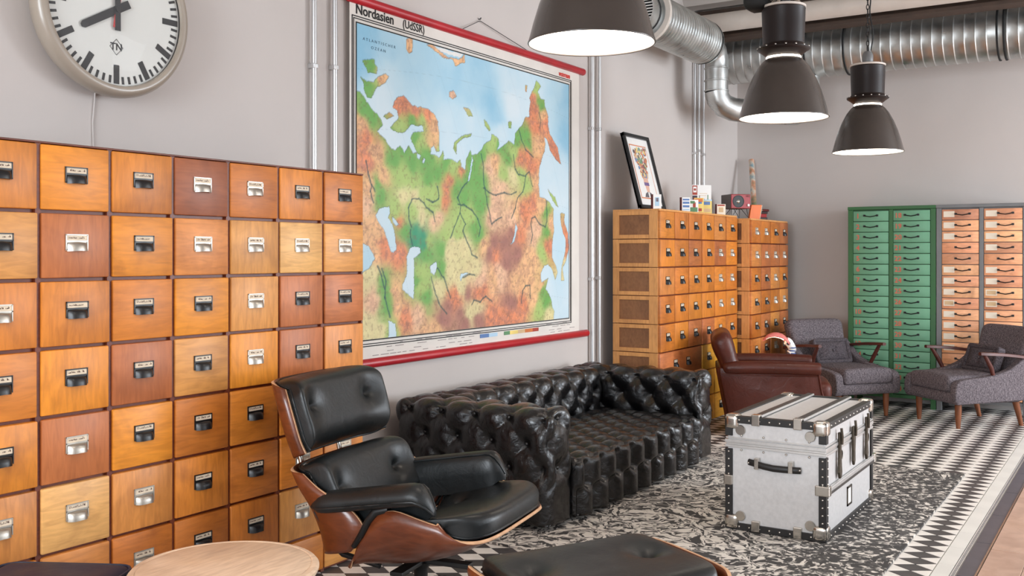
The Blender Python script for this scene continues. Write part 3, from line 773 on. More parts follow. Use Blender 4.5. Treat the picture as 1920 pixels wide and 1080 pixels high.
G().lathe([(.05,.315),(.045,.30),(.028,.28),(.026,.12),(.034,.09)], 20, cap=True).obj('post', M['blackm'], ot, 50)
star(ot, 4, .27, .11, .785)

# ------------------------------------------------------------------ aluminium steamer trunk
TXH, TYH, TZ = .25, .48, .57
tr = empty('steamer_trunk', (2.05, 5.325, .0135), 0, 'silver aluminium travel trunk with black riveted edges standing on the rug', 'trunk')
G().box(-TXH+.006, TXH-.006, -TYH+.006, TYH-.006, .012, .43).obj('body', M['alu'], tr, bevel=.004)
lid = G().box(-TXH+.006, TXH-.006, -TYH+.006, TYH-.006, .432, TZ-.006).obj('lid', M['alu'], tr, bevel=.006)
g = G()
for z0, z1, d in ((.412, .424, .004), (.424, .436, .0), (.436, .452, .005), (.456, .464, .002)): g.box(-TXH-d, TXH+d, -TYH-d, TYH+d, z0, z1)
g.obj('rim_band', M['alu_band'], tr, bevel=.002)
W_ = .034
def strip(x0, x1, y0, y1, z0, z1): return G().box(x0, x1, y0, y1, z0, z1).obj('edge_strip', M['fibre'], tr, bevel=.002)
def riv(pts, ax):
    g = G()
    for p in pts: g.lathe([(.0055, 0), (.005, .002), (.003, .0036), (.0003, .0042)], 8, (0, 0, 0), 'z') if False else g.grid([[tuple(np.array(p)+_ax(ax, a, k, z)) for k in range(8)] for a, z in ((.0058, -.001), (.005, .0022), (.003, .0036), (.0003, .0042))], False, True)
    return g
def _ax(ax, a, k, z):
    c, s_ = a*math.cos(k*math.pi/4), a*math.sin(k*math.pi/4)
    return np.array({'x': (z, c, s_), '-y': (c, -z, s_), 'z': (c, s_, z)}[ax])
e = .004
rv = []
for sy in (-1, 1):
    for z0, z1 in ((0, W_), (TZ-W_, TZ+.001)):
        y = sy*TYH; strip(-TXH-e, TXH+e, min(y, y-sy*W_) - (e if sy < 0 else 0), max(y, y-sy*W_)+(e if sy > 0 else 0), z0, z1)
    for sx in (-1, 1):
        x = sx*TXH; y = sy*TYH
        for z0, z1 in ((W_, .405), (.47, TZ-W_)): strip(min(x, x-sx*W_)-(e if sx < 0 else 0), max(x, x-sx*W_)+(e if sx > 0 else 0), min(y, y-sy*W_)-(e if sy < 0 else 0), max(y, y-sy*W_)+(e if sy > 0 else 0), z0, z1)
for sx in (-1, 1):
    x = sx*TXH
    for z0, z1 in ((0, W_), (TZ-W_, TZ+.001)): strip(min(x, x-sx*W_)-(e if sx < 0 else 0), max(x, x-sx*W_)+(e if sx > 0 else 0), -TYH+W_, TYH-W_, z0, z1)
yf = -TYH-e
for x in np.linspace(-TXH+.07, TXH-.07, 8): rv += [(x, yf, .017), (x, yf, TZ-.017)]
for z in np.linspace(.09, .39, 9): rv += [(-TXH+.015, yf, z), (TXH-.015, yf, z)]
for x in np.linspace(-TXH+.08, TXH-.08, 4): rv += [(x, -TYH-.001, .475), (x, -TYH-.001, .402)]
o = riv(rv, '-y').obj('rivets', M['chrome'], tr, 60); o['kind'] = 'stuff'
o = riv([(TXH+e, y, z) for y in np.linspace(-TYH+.08, TYH-.08, 12) for z in (.017, TZ-.017)]+[(TXH+e, -TYH+.017, z) for z in np.linspace(.09, .39, 9)], 'x').obj('rivets', M['chrome'], tr, 60); o['kind'] = 'stuff'
for sx in (-1, 1):
    for sy in (-1, 1):
        for top in (0, 1):
            g = rbox(.075, .075, .075, .018, .0125)
            g.obj('corner_cap', M['chrome'], tr, 180, merge=True, loc=(sx*(TXH-.029), sy*(TYH-.029), TZ-.029 if top else .038))
            if sy < 0:   # rounded lobe on the near end
                G().lathe([(.0001, -.003), (.024, -.003), (.026, 0), (.026, .004)], 16, (sx*(TXH-.075), -TYH-.002, (TZ-.068) if top else .07), 'y').obj('corner_cap', M['chrome'], tr, 50)
for x in (-.095, .115):     # battens over the lid
    b = G().box(x-.017, x+.017, -TYH-.002, TYH+.002, TZ-.002, TZ+.012).obj('lid_batten', M['batten'], tr, bevel=.003)
    G().box(x+.010, x+.021, -TYH, TYH, TZ-.001, TZ+.010).obj('batten_rail', M['alu_band'], b, bevel=.002)
    for zc in (0, 1):
        z = TZ-.04 if zc else .0
        G().box(x-.021, x+.021, -TYH-.012, -TYH+.03, z, z+.056).obj('batten_clip', M['chrome'], b, bevel=.004)
sb = G().box(TXH-.002, TXH+.016, -TYH, TYH, .232, .262).obj('side_batten', M['alu_band'], tr, bevel=.005)
G().box(TXH+.004, TXH+.018, -TYH+.002, TYH, .228, .242).obj('batten_rail', M['batten'], sb, bevel=.002)
for sy in (-1, 1): G().box(TXH-.05, TXH+.020, sy*TYH-.014 if sy < 0 else TYH-.03, -TYH+.03 if sy < 0 else TYH+.014, .222, .272).obj('batten_clip', M['chrome'], sb, bevel=.005)
G().box(-TXH-.010, -TXH+.035, -TYH-.012, -TYH+.02, .222, .272).obj('batten_clip', M['chrome'], tr, bevel=.005)
hd = G().tube([(-.13, -TYH-.004, .345), (-.10, -TYH-.014, .343), (-.05, -TYH-.022, .338), (.0, -TYH-.025, .335), (.05, -TYH-.022, .335), (.10, -TYH-.014, .335), (.13, -TYH-.004, .335)], .011, 8).obj('handle', M['fibre'], tr, 60)
for v in hd.data.vertices: v.co.z = .34+(v.co.z-.34)*1.5
for x in (-.085, .085): G().box(x-.011, x+.011, -TYH-.03, -TYH, .318, .374).obj('handle_loop', M['chrome'], hd, bevel=.003)
riv([(-.128, -TYH-.014, .345), (.128, -TYH-.014, .335)], '-y').obj('handle_rivet', M['chrome'], hd, 60)
for y, big in ((-.26, 1), (.02, 0), (.30, 1)):      # three latches on the long side
    la = G().prism([(y-.012, .50), (y+.012, .50), (y+.016, .46), (y+.018, .36), (y+.030, .30), (y+.020, .272), (y-.004, .268), (y-.018, .30), (y-.010, .40)] if big else
                   [(y-.02, .49), (y+.02, .49), (y+.024, .42), (y+.016, .36), (y+.018, .31), (y-.002, .285), (y-.018, .31), (y-.016, .36), (y-.024, .42)], TXH+.002, TXH+.016, 'x').obj('latch', M['brass_old'], tr, bevel=.004)
    if big: G().tube([(TXH+.012, y+.02+.02*math.cos(a), .385+.022*math.sin(a)) for a in np.linspace(0, 2*math.pi, 12, False)], .0035, 6, closed=True).obj('latch_ring', M['brass_old'], la, 60)
    G().tube([(TXH+.018, y, .52), (TXH+.022, y, .48), (TXH+.020, y+.002, .44)], .007, 8).obj('latch_hook', M['brass_old'], la, 60)
g = G(); y0, y1, z0, z1 = -.06, .03, .085, .185
for a in ((y0, y1, z0, z0+.01), (y0, y1, z1-.01, z1), (y0, y0+.01, z0, z1), (y1-.01, y1, z0, z1)): g.box(TXH-.008, TXH-.001, *a)
lf = g.obj('label_frame', M['brass_old'], tr); G().box(TXH-.008, TXH-.004, y0+.008, y1-.008, z0+.008, z1-.008).obj('label_card', M['white'], lf)

# ------------------------------------------------------------------ brown club armchair
bc = empty('club_armchair', (1.13, 7.77, 0), math.radians(22), 'brown leather club armchair seen from the side near the card cabinets', 'armchair')
bx = -.02; hw = .33
def spl(pts, n=6):
    out = []; P = [np.array(p, float) for p in pts]
    for i in range(len(P)-1):
        a, b, c_, d = P[max(i-1, 0)], P[i], P[i+1], P[min(i+2, len(P)-1)]
        for k in range(n):
            t = k/n; out.append(tuple(.5*((2*b)+(-a+c_)*t+(2*a-5*b+4*c_-d)*t*t+(-a+3*b-3*c_+d)*t**3)))
    out.append(tuple(P[-1])); return out
fr = spl([(.30, .535), (.315, .44), (.34, .33), (.40, .25), (.455, .17), (.46, .10)], 5)
side = [(-.40, .10), (-.485, .46), (-.49, .53)]+fr
for s in (-1, 1):
    G().prism([(a, b) for a, b in side], s*hw, s*(hw-.07), 'y').obj('side_panel', M['brown_leather'], bc, 40, bevel=.012, seg=3)
    roll = G().tube(spl([(-.46, s*(hw-.03), .525), (-.2, s*(hw-.02), .535), (.1, s*(hw-.02), .535), (.325, s*(hw-.025), .53)], 8), [.030, .045]+[.052]*22+[.046], 14).obj('arm_roll', M['brown_leather'], bc, 60)
    G().tube([(a, s*(hw+.002), b) for a, b in spl([(-.48, .485), (-.1, .478), (.31, .48)], 6)], .005, 6).obj('piping', M['brown_leather'], roll, 60)
    G().tube([(a+.002, s*(hw+.000), b) for a, b in fr], .009, 6).obj('front_piping', M['brown_leather'], bc, 60)
rbox(.62, 2*hw-.14, .20, .04, .03).obj('seat_base', M['brown_leather'], bc, 180, merge=True, loc=(.02, 0, .20))
rbox(.60, 2*hw-.15, .15, .06, .02, lambda p, n: .012*np.sin(p[..., 1]*9+1.5)*n[..., 2]).obj('seat_cushion', M['brown_leather'], bc, 180, merge=True, loc=(.13, 0, .355))
def bk(p, n): return np.where(n[..., 0] > .3, -.02*np.exp(-((np.abs(p[..., 1])-.13)**2+(p[..., 2]-.06)**2)/.003), 0)+.006*np.sin(p[..., 2]*22)
rbox(.17, 2*hw-.01, .34, .075, .018, bk).obj('backrest', M['brown_leather'], bc, 180, merge=True, loc=(-.435, 0, .635), rot=(0, -.36, 0))
rbox(.10, 2*hw-.03, .42, .03, .04).obj('back_panel', M['brown_leather'], bc, 180, merge=True, loc=(-.43, 0, .33), rot=(0, -.2, 0))
for sx, sy in ((-.33, 1), (-.33, -1), (.36, 1), (.36, -1)):
    G().lathe([(.028, .11), (.026, .06), (.018, 0)], 12, (sx, sy*(hw-.06), 0), cap=True).obj('leg', M['dark_wood'], bc, 50)
bc.scale = (.92, 1, 1)

# ------------------------------------------------------------------ grey tweed armchairs
def grey_chair(loc, rz, label):
    ch = empty('armchair', loc, rz, label, 'armchair', 'grey armchairs in front of the drawer cabinets')
    leg = G().tube([(0, 0, .215), (0, 0, .10), (0, 0, 0)], [.028, .024, .016], 12).mesh('leg', M['leg_wood'], 50)
    for sx, sy, rx, ry in ((.27, 1, 0, 0), (.27, -1, 0, 0), (-.27, 1, -.0, .16), (-.27, -1, .0, .16)):
        inst('leg', leg, ch, (sx, sy*.245, 0.0), (0, 0, 0)) if ry == 0 else G().tube([(sx+.0, sy*.245, .215), (sx-.06, sy*.245, 0)], [.028, .017], 12).obj('leg', M['leg_wood'], ch, 50)
    up = spl([(.36, .30), (.34, .372), (.26, .40), (.05, .42), (-.14, .465), (-.26, .54), (-.34, .60)], 5)
    prof = [(.34, .20), (.36, .24)]+up+[(-.40, .60), (-.36, .22)]
    for s in (-1, 1): G().prism(prof, s*.33, s*.255, 'y').obj('side_panel', M['grey_fabric'], ch, 40, bevel=.02, seg=3)
    rbox(.66, .60, .10, .03, .03).obj('seat_frame', M['grey_fabric'], ch, 180, merge=True, loc=(.02, 0, .25))
    rbox(.60, .50, .13, .035, .02, lambda p, n: .012*np.maximum(0, n[..., 2])*(1-(p[..., 1]/.25)**2)).obj('seat_cushion', M['grey_fabric'], ch, 180, merge=True, loc=(.065, 0, .355))
    def taper(p, n): return 0*p[..., 0]
    g = rbox(.13, .60, .56, .06, .02)
    vv = []
    for x, y, z in g.v:
        f = .86+.16*(z+.28)/.56-(.03*max(0, (z-.16)/.12)**2); vv.append((x+.02*(1-(y/.3)**2)*-1, y*f, z-.012*(abs(y)/.3)**3*(z > .2)))
    g.v = vv
    g.obj('backrest', M['grey_fabric'], ch, 180, merge=True, loc=(-.36, 0, .54), rot=(0, -.33, 0))
    for s in (-1, 1):
        ar = G().grid([[(x, s*(.315+dy)+s*.02*t, .545+.06*t+dz+.012*math.sin(t*3)) for dy, dz in ((-.030*w, -.010), (-.026*w, .010), (0, .014), (.026*w, .010), (.030*w, -.010), (0, -.014))] for t, x, w in
              [(q/10, -.42+.56*q/10, (.62 if q < 3 else .8+.35*math.sin(min(1, (q-3)/7)*math.pi*.75)) if q < 10 else .6) for q in range(11)]], False, True)
        ar.f.append(tuple(range(6))); ar.f.append(tuple(60+k for k in range(5, -1, -1)))
        ar.obj('armrest', M['dark_wood'], ch, 50)
        G().tube([(.09, s*.325, .60), (.02, s*.318, .49), (-.02, s*.30, .40)], [.015, .018, .015], 10).obj('arm_post', M['dark_wood'], ch, 50)
    return ch
def scatter_cushion(loc, rz, label):
    def puff(p, n): return -.060*np.maximum((np.abs(p[..., 1])/.19)**2, (np.abs(p[..., 2])/.115)**2)*np.abs(n[..., 0])-.03*np.exp(-(p[..., 1]**2+p[..., 2]**2)/.0012)*np.abs(n[..., 0])
    o = rbox(.13, .38, .23, .03, .012, puff).obj('scatter_cushion', M['cushion_fabric'], None, 180, merge=True, loc=loc, rot=(0, -.35, rz))
    buttons_at([((.046, 0, 0), (1, 0, 0))], .012).obj('button', M['cushion_fabric'], o, 60)
    return tag(o, label, 'cushion', 'small cushions on the grey armchairs')
def chair_at(loc, d, l1, l2):
    rz = math.atan2(d[1], d[0]); grey_chair((loc[0], loc[1], 0), rz, l1)
    c, s_ = math.cos(rz), math.sin(rz)
    scatter_cushion((loc[0]-.165*c, loc[1]-.165*s_, .525), rz, l2)
chair_at((1.535-.27*.78, 8.855+.27*.63), (.78, -.63), 'grey tweed armchair in front of the green drawer cabinet', 'small buttoned cushion on the grey armchair by the green cabinet')
chair_at((2.145+.27*.69, 8.835+.27*.73), (-.69, -.73), 'grey tweed armchair at the right edge before the wooden drawers', 'small buttoned cushion on the rightmost grey armchair')

# ------------------------------------------------------------------ bird-shaped desk lamp on a small table
tb_ = empty('side_table', (.86, 8.66, 0), 0, 'small white-topped side table hidden behind the brown armchair', 'table')
G().lathe([(.19, .465), (.20, .47), (.20, .488), (.195, .492), (.0005, .492)], 32, cap=True).obj('table_top', M['white'], tb_, 40)
G().lathe([(.018, .47), (.018, .03)], 12).obj('column', M['blackm'], tb_, 40)
G().lathe([(.14, 0), (.14, .01), (.02, .035)], 24, cap=True).obj('base', M['blackm'], tb_, 40)
dl = empty('desk_lamp', (.86, 8.66, .4935), math.radians(32), 'bird-shaped desk lamp with glowing pink beak shade behind the brown armchair', 'lamp')
G().lathe([(.0005, 0), (.075, 0), (.078, .006), (.07, .016), (.0005, .02)], 24, (.03, 0, 0)).obj('base', M['yellow'], dl, 50)
G().box(-.19, .03, -.03, .03, .001, .018).obj('base_plate', M['yellow'], dl, bevel=.008)
g = G().tube(spl([(.10, 0, .034), (.125, 0, .06), (.12, 0, .09), (.095, 0, .13), (.07, 0, .145)], 5), [.030]*6+[.034]*8+[.036]*6+[.034], 14); g.obj('neck', M['white'], dl, 60)
for q in (.035, .06, .085): G().lathe([(.0345, -.006), (.036, 0), (.0345, .006)], 16, (.122, 0, q)).obj('stripe', M['blue'], dl, 50)
G().lathe([(.0005, -.036), (.014, -.036), (.016, -.034), (.016, .034), (.014, .036), (.0005, .036)], 16, (.085, 0, .125), 'y').obj('eye', M['blackm'], dl, 50)
arc = spl([(.09, 0, .135), (.04, 0, .185), (-.03, 0, .205), (-.09, 0, .195), (-.13, 0, .165)], 6); rows = []
for k, p in enumerate(arc):
    w = .050*(1-.70*(k/(len(arc)-1))**2.0)
    rows.append([(p[0], w*math.sin(a), p[2]-.020+w*.85*math.cos(a)) for a in np.linspace(-1.7, 1.7, 11)])
o = G().grid(rows).obj('shade', M['pink'], dl, 60); md = o.modifiers.new('t', 'SOLIDIFY'); md.thickness = .003
G().tube([(p[0], 0, p[2]-.022) for p in arc[5:-4]], .007, 8).obj('tube', M['glow_warm'], dl, 60)

# ------------------------------------------------------------------ round table and navy stool in the foreground
rt = empty('round_table', (1.235, 2.085, 0), 0, 'round pale wooden side table in the left foreground', 'table')
G().lathe([(.0005, .418), (.262, .418), (.276, .424), (.282, .436), (.282, .443), (.276, .450), (.262, .452), (.258, .450), (.254, .452), (.0005, .452)], 72).obj('table_top', M['table_wood'], rt, 30)
for k in range(3):
    a = k*2.094+.5; G().tube([(.17*math.cos(a), .17*math.sin(a), .42), (.23*math.cos(a), .23*math.sin(a), 0)], [.016, .011], 10).obj('leg', M['blackm'], rt, 50)
G().lathe([(.19, .405), (.21, .405), (.21, .418), (.19, .418)], 40).obj('ring', M['blackm'], rt, 40)
st = empty('stool', (.83, 1.72, 0), math.radians(28), 'dark navy leather stool at the bottom left corner of the picture', 'stool')
o = rbox(.44, .44, .11, .045, .018, lambda p, n: .018*np.maximum(0, n[..., 2])*(1-(p[..., 0]/.22)**2)*(1-(p[..., 1]/.22)**2)).obj('seat_pad', M['navy_leather'], st, 180, merge=True, loc=(0, 0, .372))
q = [(.205*sx, .205*sy) for sx, sy in ((1, 1), (-1, 1), (-1, -1), (1, -1))]
lp = []
for k in range(4):
    a0 = math.pi/4+k*math.pi/2; cx_, cy_ = .16*(1 if q[k][0] > 0 else -1), .16*(1 if q[k][1] > 0 else -1)
    for j in range(5):
        a = k*math.pi/2+j*math.pi/8; lp.append((cx_+.052*math.cos(a), cy_+.052*math.sin(a), .048))
G().tube(lp, .005, 6, closed=True).obj('piping', M['navy_leather'], o, 60)
for sx in (-1, 1):
    for sy in (-1, 1): G().tube([(sx*.16, sy*.16, .32), (sx*.19, sy*.19, 0)], [.016, .012], 10).obj('leg', M['chrome'], st, 50)

# ------------------------------------------------------------------ pendant lamps
R0 = .232
sh_prof = [(.094, .312), (.112, .296), (.138, .262), (.168, .205), (.194, .140), (.214, .075), (.228, .022), (.233, .006), (.2345, 0)]
inn = [(r-.004, z) for r, z in sh_prof]
L_sh = G().lathe(sh_prof, 56).mesh('shade', M['shade'], 60)
L_in = G().lathe(inn[::-1]+[(.0005, .30)], 56).mesh('reflector', M['shade_in'], 60)
L_rim = G().tube([(R0*math.cos(a), R0*math.sin(a), .0) for a in np.linspace(0, 2*math.pi, 56, False)], .0035, 6, closed=True).mesh('rim', M['shade'], 60)
L_dif = G().lathe([(.0005, .012), (.12, .014), (.20, .018), (.2255, .024)], 56).mesh('diffuser', M['glow'], 60)
L_ring = G().lathe([(.0905, .315), (.0905, .3245)], 40).mesh('glow_ring', M['glow'], 60)
L_col = G().lathe([(.088, .328), (.098, .334), (.120, .352), (.136, .362), (.138, .368), (.132, .374), (.112, .384), (.108, .392)], 48).mesh('collar', M['housing'], 40)
L_bod = G().lathe([(.108, .385), (.109, .42), (.1115, .50), (.1135, .572), (.115, .578), (.112, .584), (.03, .592), (.0005, .592)], 48).mesh('housing', M['housing'], 40)
L_cap = G().lathe([(.112, .583), (.117, .586), (.117, .594), (.108, .598), (.0005, .60)], 48).mesh('cap', M['pale_steel'], 40)
g = G()
for k in range(16):
    a = k*math.pi/8; g.lathe([(.005, -.003), (.006, .001), (.003, .004), (.0004, .005)], 6, (.134*math.cos(a), .134*math.sin(a), .372))
L_bolt = g.mesh('bolts', M['chrome'], 60)
def pendant(x, y, z, label, extra=False):
    p = empty('pendant_lamp', (x, y, z), 0, label, 'lamp', 'industrial pendant lamps hung in a row')
    s_ = inst('shade', L_sh, p); inst('rim', L_rim, s_); inst('reflector', L_in, s_); inst('diffuser', L_dif, p); inst('glow_ring', L_ring, p)
    c_ = inst('collar', L_col, p); b = inst('bolts', L_bolt, c_); b['kind'] = 'stuff'
    h = inst('housing', L_bod, p); inst('cap', L_cap, h)
    top = RZ-.06-z
    G().lathe([(.0005, .60), (.03, .60), (.036, .62), (.036, .66), (.024, .685), (.0005, .69)], 16).obj('socket', M['blackm'] if extra else M['steel_fr'], p, 50)
    G().tube([(.0, .016*math.cos(a), .705+.022*math.sin(a)) for a in np.linspace(0, 2*math.pi, 12, False)], .004, 6, closed=True).obj('hook', M['blackm'], p, 50)
    lk = []
    for k in range(16):
        a = 2*math.pi*k/16; lk.append((.0085*math.cos(a), 0, .019*math.sin(a)))
    lm = G().tube(lk, .003, 5, closed=True).mesh('chain_link', M['blackm'], 50)
    zz = .742; k = 0
    while zz < top-.01: inst('chain_link', lm, p, (0, 0, zz), (0, 0, (k % 2)*math.pi/2)); zz += .031; k += 1
    G().tube(spl([(.02, 0, .69), (.035, .0, .80), (.012, .01, .95), (.02, 0, 1.1), (.0, .012, top)], 6), .005, 6).obj('cable', M['rubber'], p, 60)
    if extra:     # ballast box and bracket on the middle lamp
        rbox(.12, .15, .16, .035, .03).obj('ballast', M['rubber'], p, 180, merge=True, loc=(-.125, -.06, .655))
        G().tube([(-.09, 0, .60), (0, 0, .69), (.09, 0, .60)], .009, 8).obj('bracket', M['chrome'], p, 50)
        G().tube([(0, -.09, .60), (0, 0, .69), (0, .09, .60)], .009, 8).obj('bracket', M['chrome'], p, 50)
    return p
def at_depth(px, py, w, D=.4645):
    return CAM+ray(px, py)*(FPX*D/w)
for px, py, w, lab, ex in ((1109, 81, 237, 'dark grey pendant lamp nearest the camera, cut off at the top edge', False),
                           (1469, 221, 163, 'middle dark pendant lamp hanging in front of the spiral duct', True),
                           (1627, 285, 127.5, 'farthest pendant lamp hung on a chain at the right', False)):
    p = at_depth(px, py, w); pendant(p[0], p[1], p[2], lab, ex)
pendant(1.85, 1.25, 2.18, 'dark pendant lamp of the same row, outside the left of the picture')
for y, w_ in ((3.4, 'nearest the camera'), (5.6, 'in the middle'), (7.8, 'nearest the back wall')): pendant(4.9, y, 2.18, 'unseen pendant lamp added as fill light at right, '+w_)  # second row added out of view to brighten the back of the room

# ------------------------------------------------------------------ ducts and conduits
def spiral_duct(p0, p1, r, pitch=.085, n=40):
    p0, p1 = Vector(p0), Vector(p1); L = (p1-p0).length; d = (p1-p0)/L; g = G(); rows = []; s = 0
    up = d.orthogonal().normalized(); w = d.cross(up)
    prof = []
    while s < L:
        prof += [(s, r), (min(L, s+pitch*.80), r), (min(L, s+pitch*.88), r+.005), (min(L, s+pitch*.96), r)]; s += pitch
    return g.grid([[p0+d*a+(up*math.cos(2*math.pi*k/n)+w*math.sin(2*math.pi*k/n))*q for k in range(n)] for a, q in prof], False, True)
bd = empty('spiral_duct', (2.0, 9.35, 3.05), 0, 'big galvanised spiral ventilation duct along the back wall', 'duct')
def off(p, o): return tuple(a-b for a, b in zip(p, o))
O = (2.0, 9.35, 3.05)
spiral_duct(off((.12, 9.35, 3.295), O), off((.95, 9.35, 3.295), O), .232).obj('duct_section', M['galv'], bd, 50)
spiral_duct(off((.95, 9.35, 3.28), O), off((2.55, 9.35, 3.28), O), .228).obj('duct_section', M['galv'], bd, 50)
spiral_duct(off((2.55, 9.35, 3.28), O), off((6.9, 9.35, 3.28), O), .228).obj('duct_section', M['galv'], bd, 50)
for x in (.86, .90, .95, 1.30, 2.55, 2.60):
    G().lathe([(.236, -.008), (.243, -.006), (.243, .006), (.236, .008)], 40, off((x, 9.35, 3.285), O), 'x').obj('gasket_band', M['rubber'], bd, 50)
G().lathe([(.0005, 0), (.232, 0)], 40, off((.12, 9.35, 3.295), O), 'x').obj('end_plate', M['galv'], bd)
for x in (1.2, 3.4): G().box(x-.012, x+.012, 9.34, 9.36, 3.51, RZ).obj('hanger', M['galv'], bd, loc=(-O[0], -O[1], -O[2]))
sd = empty('air_duct', (.35, 7.65, 2.8), 0, 'smaller galvanised duct with end grille bending down beside the left wall', 'duct')
O = (.35, 7.65, 2.8); Z1 = 3.235
spiral_duct(off((.36, 6.97, Z1), O), off((.36, 8.15, Z1), O), .185, .05).obj('duct_section', M['galv'], sd, 50)
G().lathe([(.186, 0), (.225, 0), (.225, .035), (.186, .035)], 40, off((.36, 6.94, Z1), O), 'y').obj('flange', M['pale_steel'], sd, 40)
G().lathe([(.150, -.16), (.160, -.16), (.160, 0), (.186, .0)], 40, off((.36, 6.95, Z1), O), 'y').obj('nozzle', M['galv'], sd, 40)
G().lathe([(.162, -.05), (.165, -.045), (.165, -.035), (.162, -.03)], 40, off((.36, 6.95, Z1), O), 'y').obj('gasket_band', M['rubber'], sd, 40)
G().lathe([(.0005, -.12), (.150, -.12)], 32, off((.36, 6.95, Z1), O), 'y').obj('grille_back', M['rubber'], sd)
for k in range(-6, 7):
    w = math.sqrt(max(0, .148**2-(k*.022)**2)); G().box(-w, w, -.006, .006, -.0035, .0035).obj('louvre', M['white'], sd, loc=off((.36, 6.81, Z1+k*.022), O))
G().lathe([(.185, 0), (.18, .05), (.14, .12), (.105, .15)], 40, off((.36, 8.15, Z1), O), 'y').obj('reducer', M['galv'], sd, 40)
def elbow(pts, r, name='elbow', n=24):
    pts = [off(p, O) for p in pts]; return G().tube(pts, r, n, cap=False).obj(name, M['galv'], sd, 35)
elbow([(.36, 8.27, Z1), (.36, 8.36, Z1), (.36, 8.44, 3.205), (.36, 8.48, 3.14), (.36, 8.48, 3.06)], .105)
elbow([(.36, 8.48, 3.06), (.36, 8.48, 2.86)], .103, 'pipe')
for z in (3.06, 2.95, 2.86): G().lathe([(.104, -.008), (.110, -.004), (.110, .004), (.104, .008)], 32, off((.36, 8.48, z), O)).obj('seam_band', M['galv'], sd, 40)
elbow([(.36, 8.48, 2.86), (.37, 8.49, 2.79), (.41, 8.53, 2.73), (.47, 8.59, 2.70), (.55, 8.67, 2.69)], .105)
elbow([(.55, 8.67, 2.69), (.80, 9.02, 2.69)], .103, 'pipe')
elbow([(.80, 9.02, 2.69), (.87, 9.14, 2.695), (.91, 9.24, 2.73), (.93, 9.30, 2.80), (.93, 9.33, 2.90), (.93, 9.34, 3.055)], .104)
cm = G().lathe([(.0125, 0), (.0125, 1)], 12).mesh('pipe', M['conduit'], 60)
cl_ = G().box(-.03, .014, -.017, .017, -.012, .012).mesh('clamp', M['conduit'], None, .003)
def conduit(y, x, z0, z1, clamps, label, r=1.0):
    e_ = empty('conduit_pipe', (x, y, z0), 0, label, 'pipe', 'metal conduits fixed to the left wall')
    inst('pipe', cm, e_, scale=(r, r, z1-z0))
    for z in clamps: inst('clamp', cl_, e_, (0, 0, z-z0))
cz = [.5, 1.2, 2.35, 3.3]
for y, x, r, lab in ((3.729, .03, 1.1, 'metal conduit pipe on the wall between clock and map, the left one'), (3.882, .03, 1.1, 'metal conduit pipe close to the left edge of the map'),
                  (6.74, .03, 1.2, 'metal conduit pipe just right of the map'), (6.86, .03, 1.0, 'metal conduit pipe second right of the map'),
                  (8.80, .026, .9, 'metal conduit pipe behind the cards, left of three'), (8.90, .026, .9, 'metal conduit pipe behind the cards, middle of three'), (9.02, .026, .9, 'metal conduit pipe behind the cards, right of three')):
    conduit(y, x, 0.0, RZ if y < 8 else 3.5, [c + (y % .1)*.3 for c in cz], lab, r)

# ------------------------------------------------------------------ wall clock
CKY, CKZ, CKR = 2.525, 2.385, .335
ck = empty('wall_clock', (.0, CKY, CKZ), 0, 'large round station clock with grey case and black bar marks', 'clock')
G().lathe([(.30, .004), (.315, .01), (.335, .035), (.352, .075), (.352, .095), (.345, .112), (.335, .122), (.322, .126), (.309, .122), (.305, .110)], 72, ax='x').obj('case', M['clock_case'], ck, 50)
G().lathe([(.0005, .10), (.306, .10)], 64, ax='x').obj('dial', M['clock_face'], ck)
mb = G().box(.1005, .102, -.0125, .0125, .222, .298).mesh('hour_mark', M['print_black']); mm = G().box(.1005, .102, -.0052, .0052, .268, .298).mesh('minute_mark', M['print_black'])
for k in range(60):
    inst('hour_mark' if k % 5 == 0 else 'minute_mark', mb if k % 5 == 0 else mm, ck, rot=(-k*math.pi/30, 0, 0))
def hand(name, l, tail, w, x, ang, m, ck=ck): return G().prism([(-w, -tail), (w, -tail), (w*.9, l-.012), (w*.4, l), (-w*.4, l), (-w*.9, l-.012)], x, x+.003, 'x').obj(name, m, ck, rot=(-ang, 0, 0))
hand('hour_hand', .185, .065, .0165, .105, math.radians(240), M['print_black'])
hand('minute_hand', .27, .085, .0125, .109, 0, M['print_black'])
sh_ = hand('second_hand', .22, .075, .009, .1075, math.radians(9), M['red_hand'])
G().lathe([(.0005, .118), (.012, .118), (.012, .10)], 20, ax='x').obj('hub', M['print_black'], ck, 40)
lg = G().tube([(.1008, .030*math.cos(a)*1.0, -.150+.032*math.sin(a)) for a in (0, math.pi/2, math.pi, 1.5*math.pi)], .0015, 4, closed=True).obj('emblem', M['print_black'], ck)
inst('emblem_lettering', text_mesh('TN', .040, M['print_black'], .0004, bold=.0008), lg, (.1006, 0, -.150))
G().lathe([(.308, .112), (.25, .130), (.15, .142), (.0005, .146)], 64, ax='x').obj('glass_cover', M['glass'], ck, 60)
cb = G().tube([(.006, CKY-.03, CKZ-.33), (.004, CKY-.04, CKZ-.45), (.004, CKY-.035, CKZ-.62)], .0035, 6).obj('clock_cable', M['wall'], None, 60); tag(cb, 'thin white cable running down the wall below the clock', 'cable')

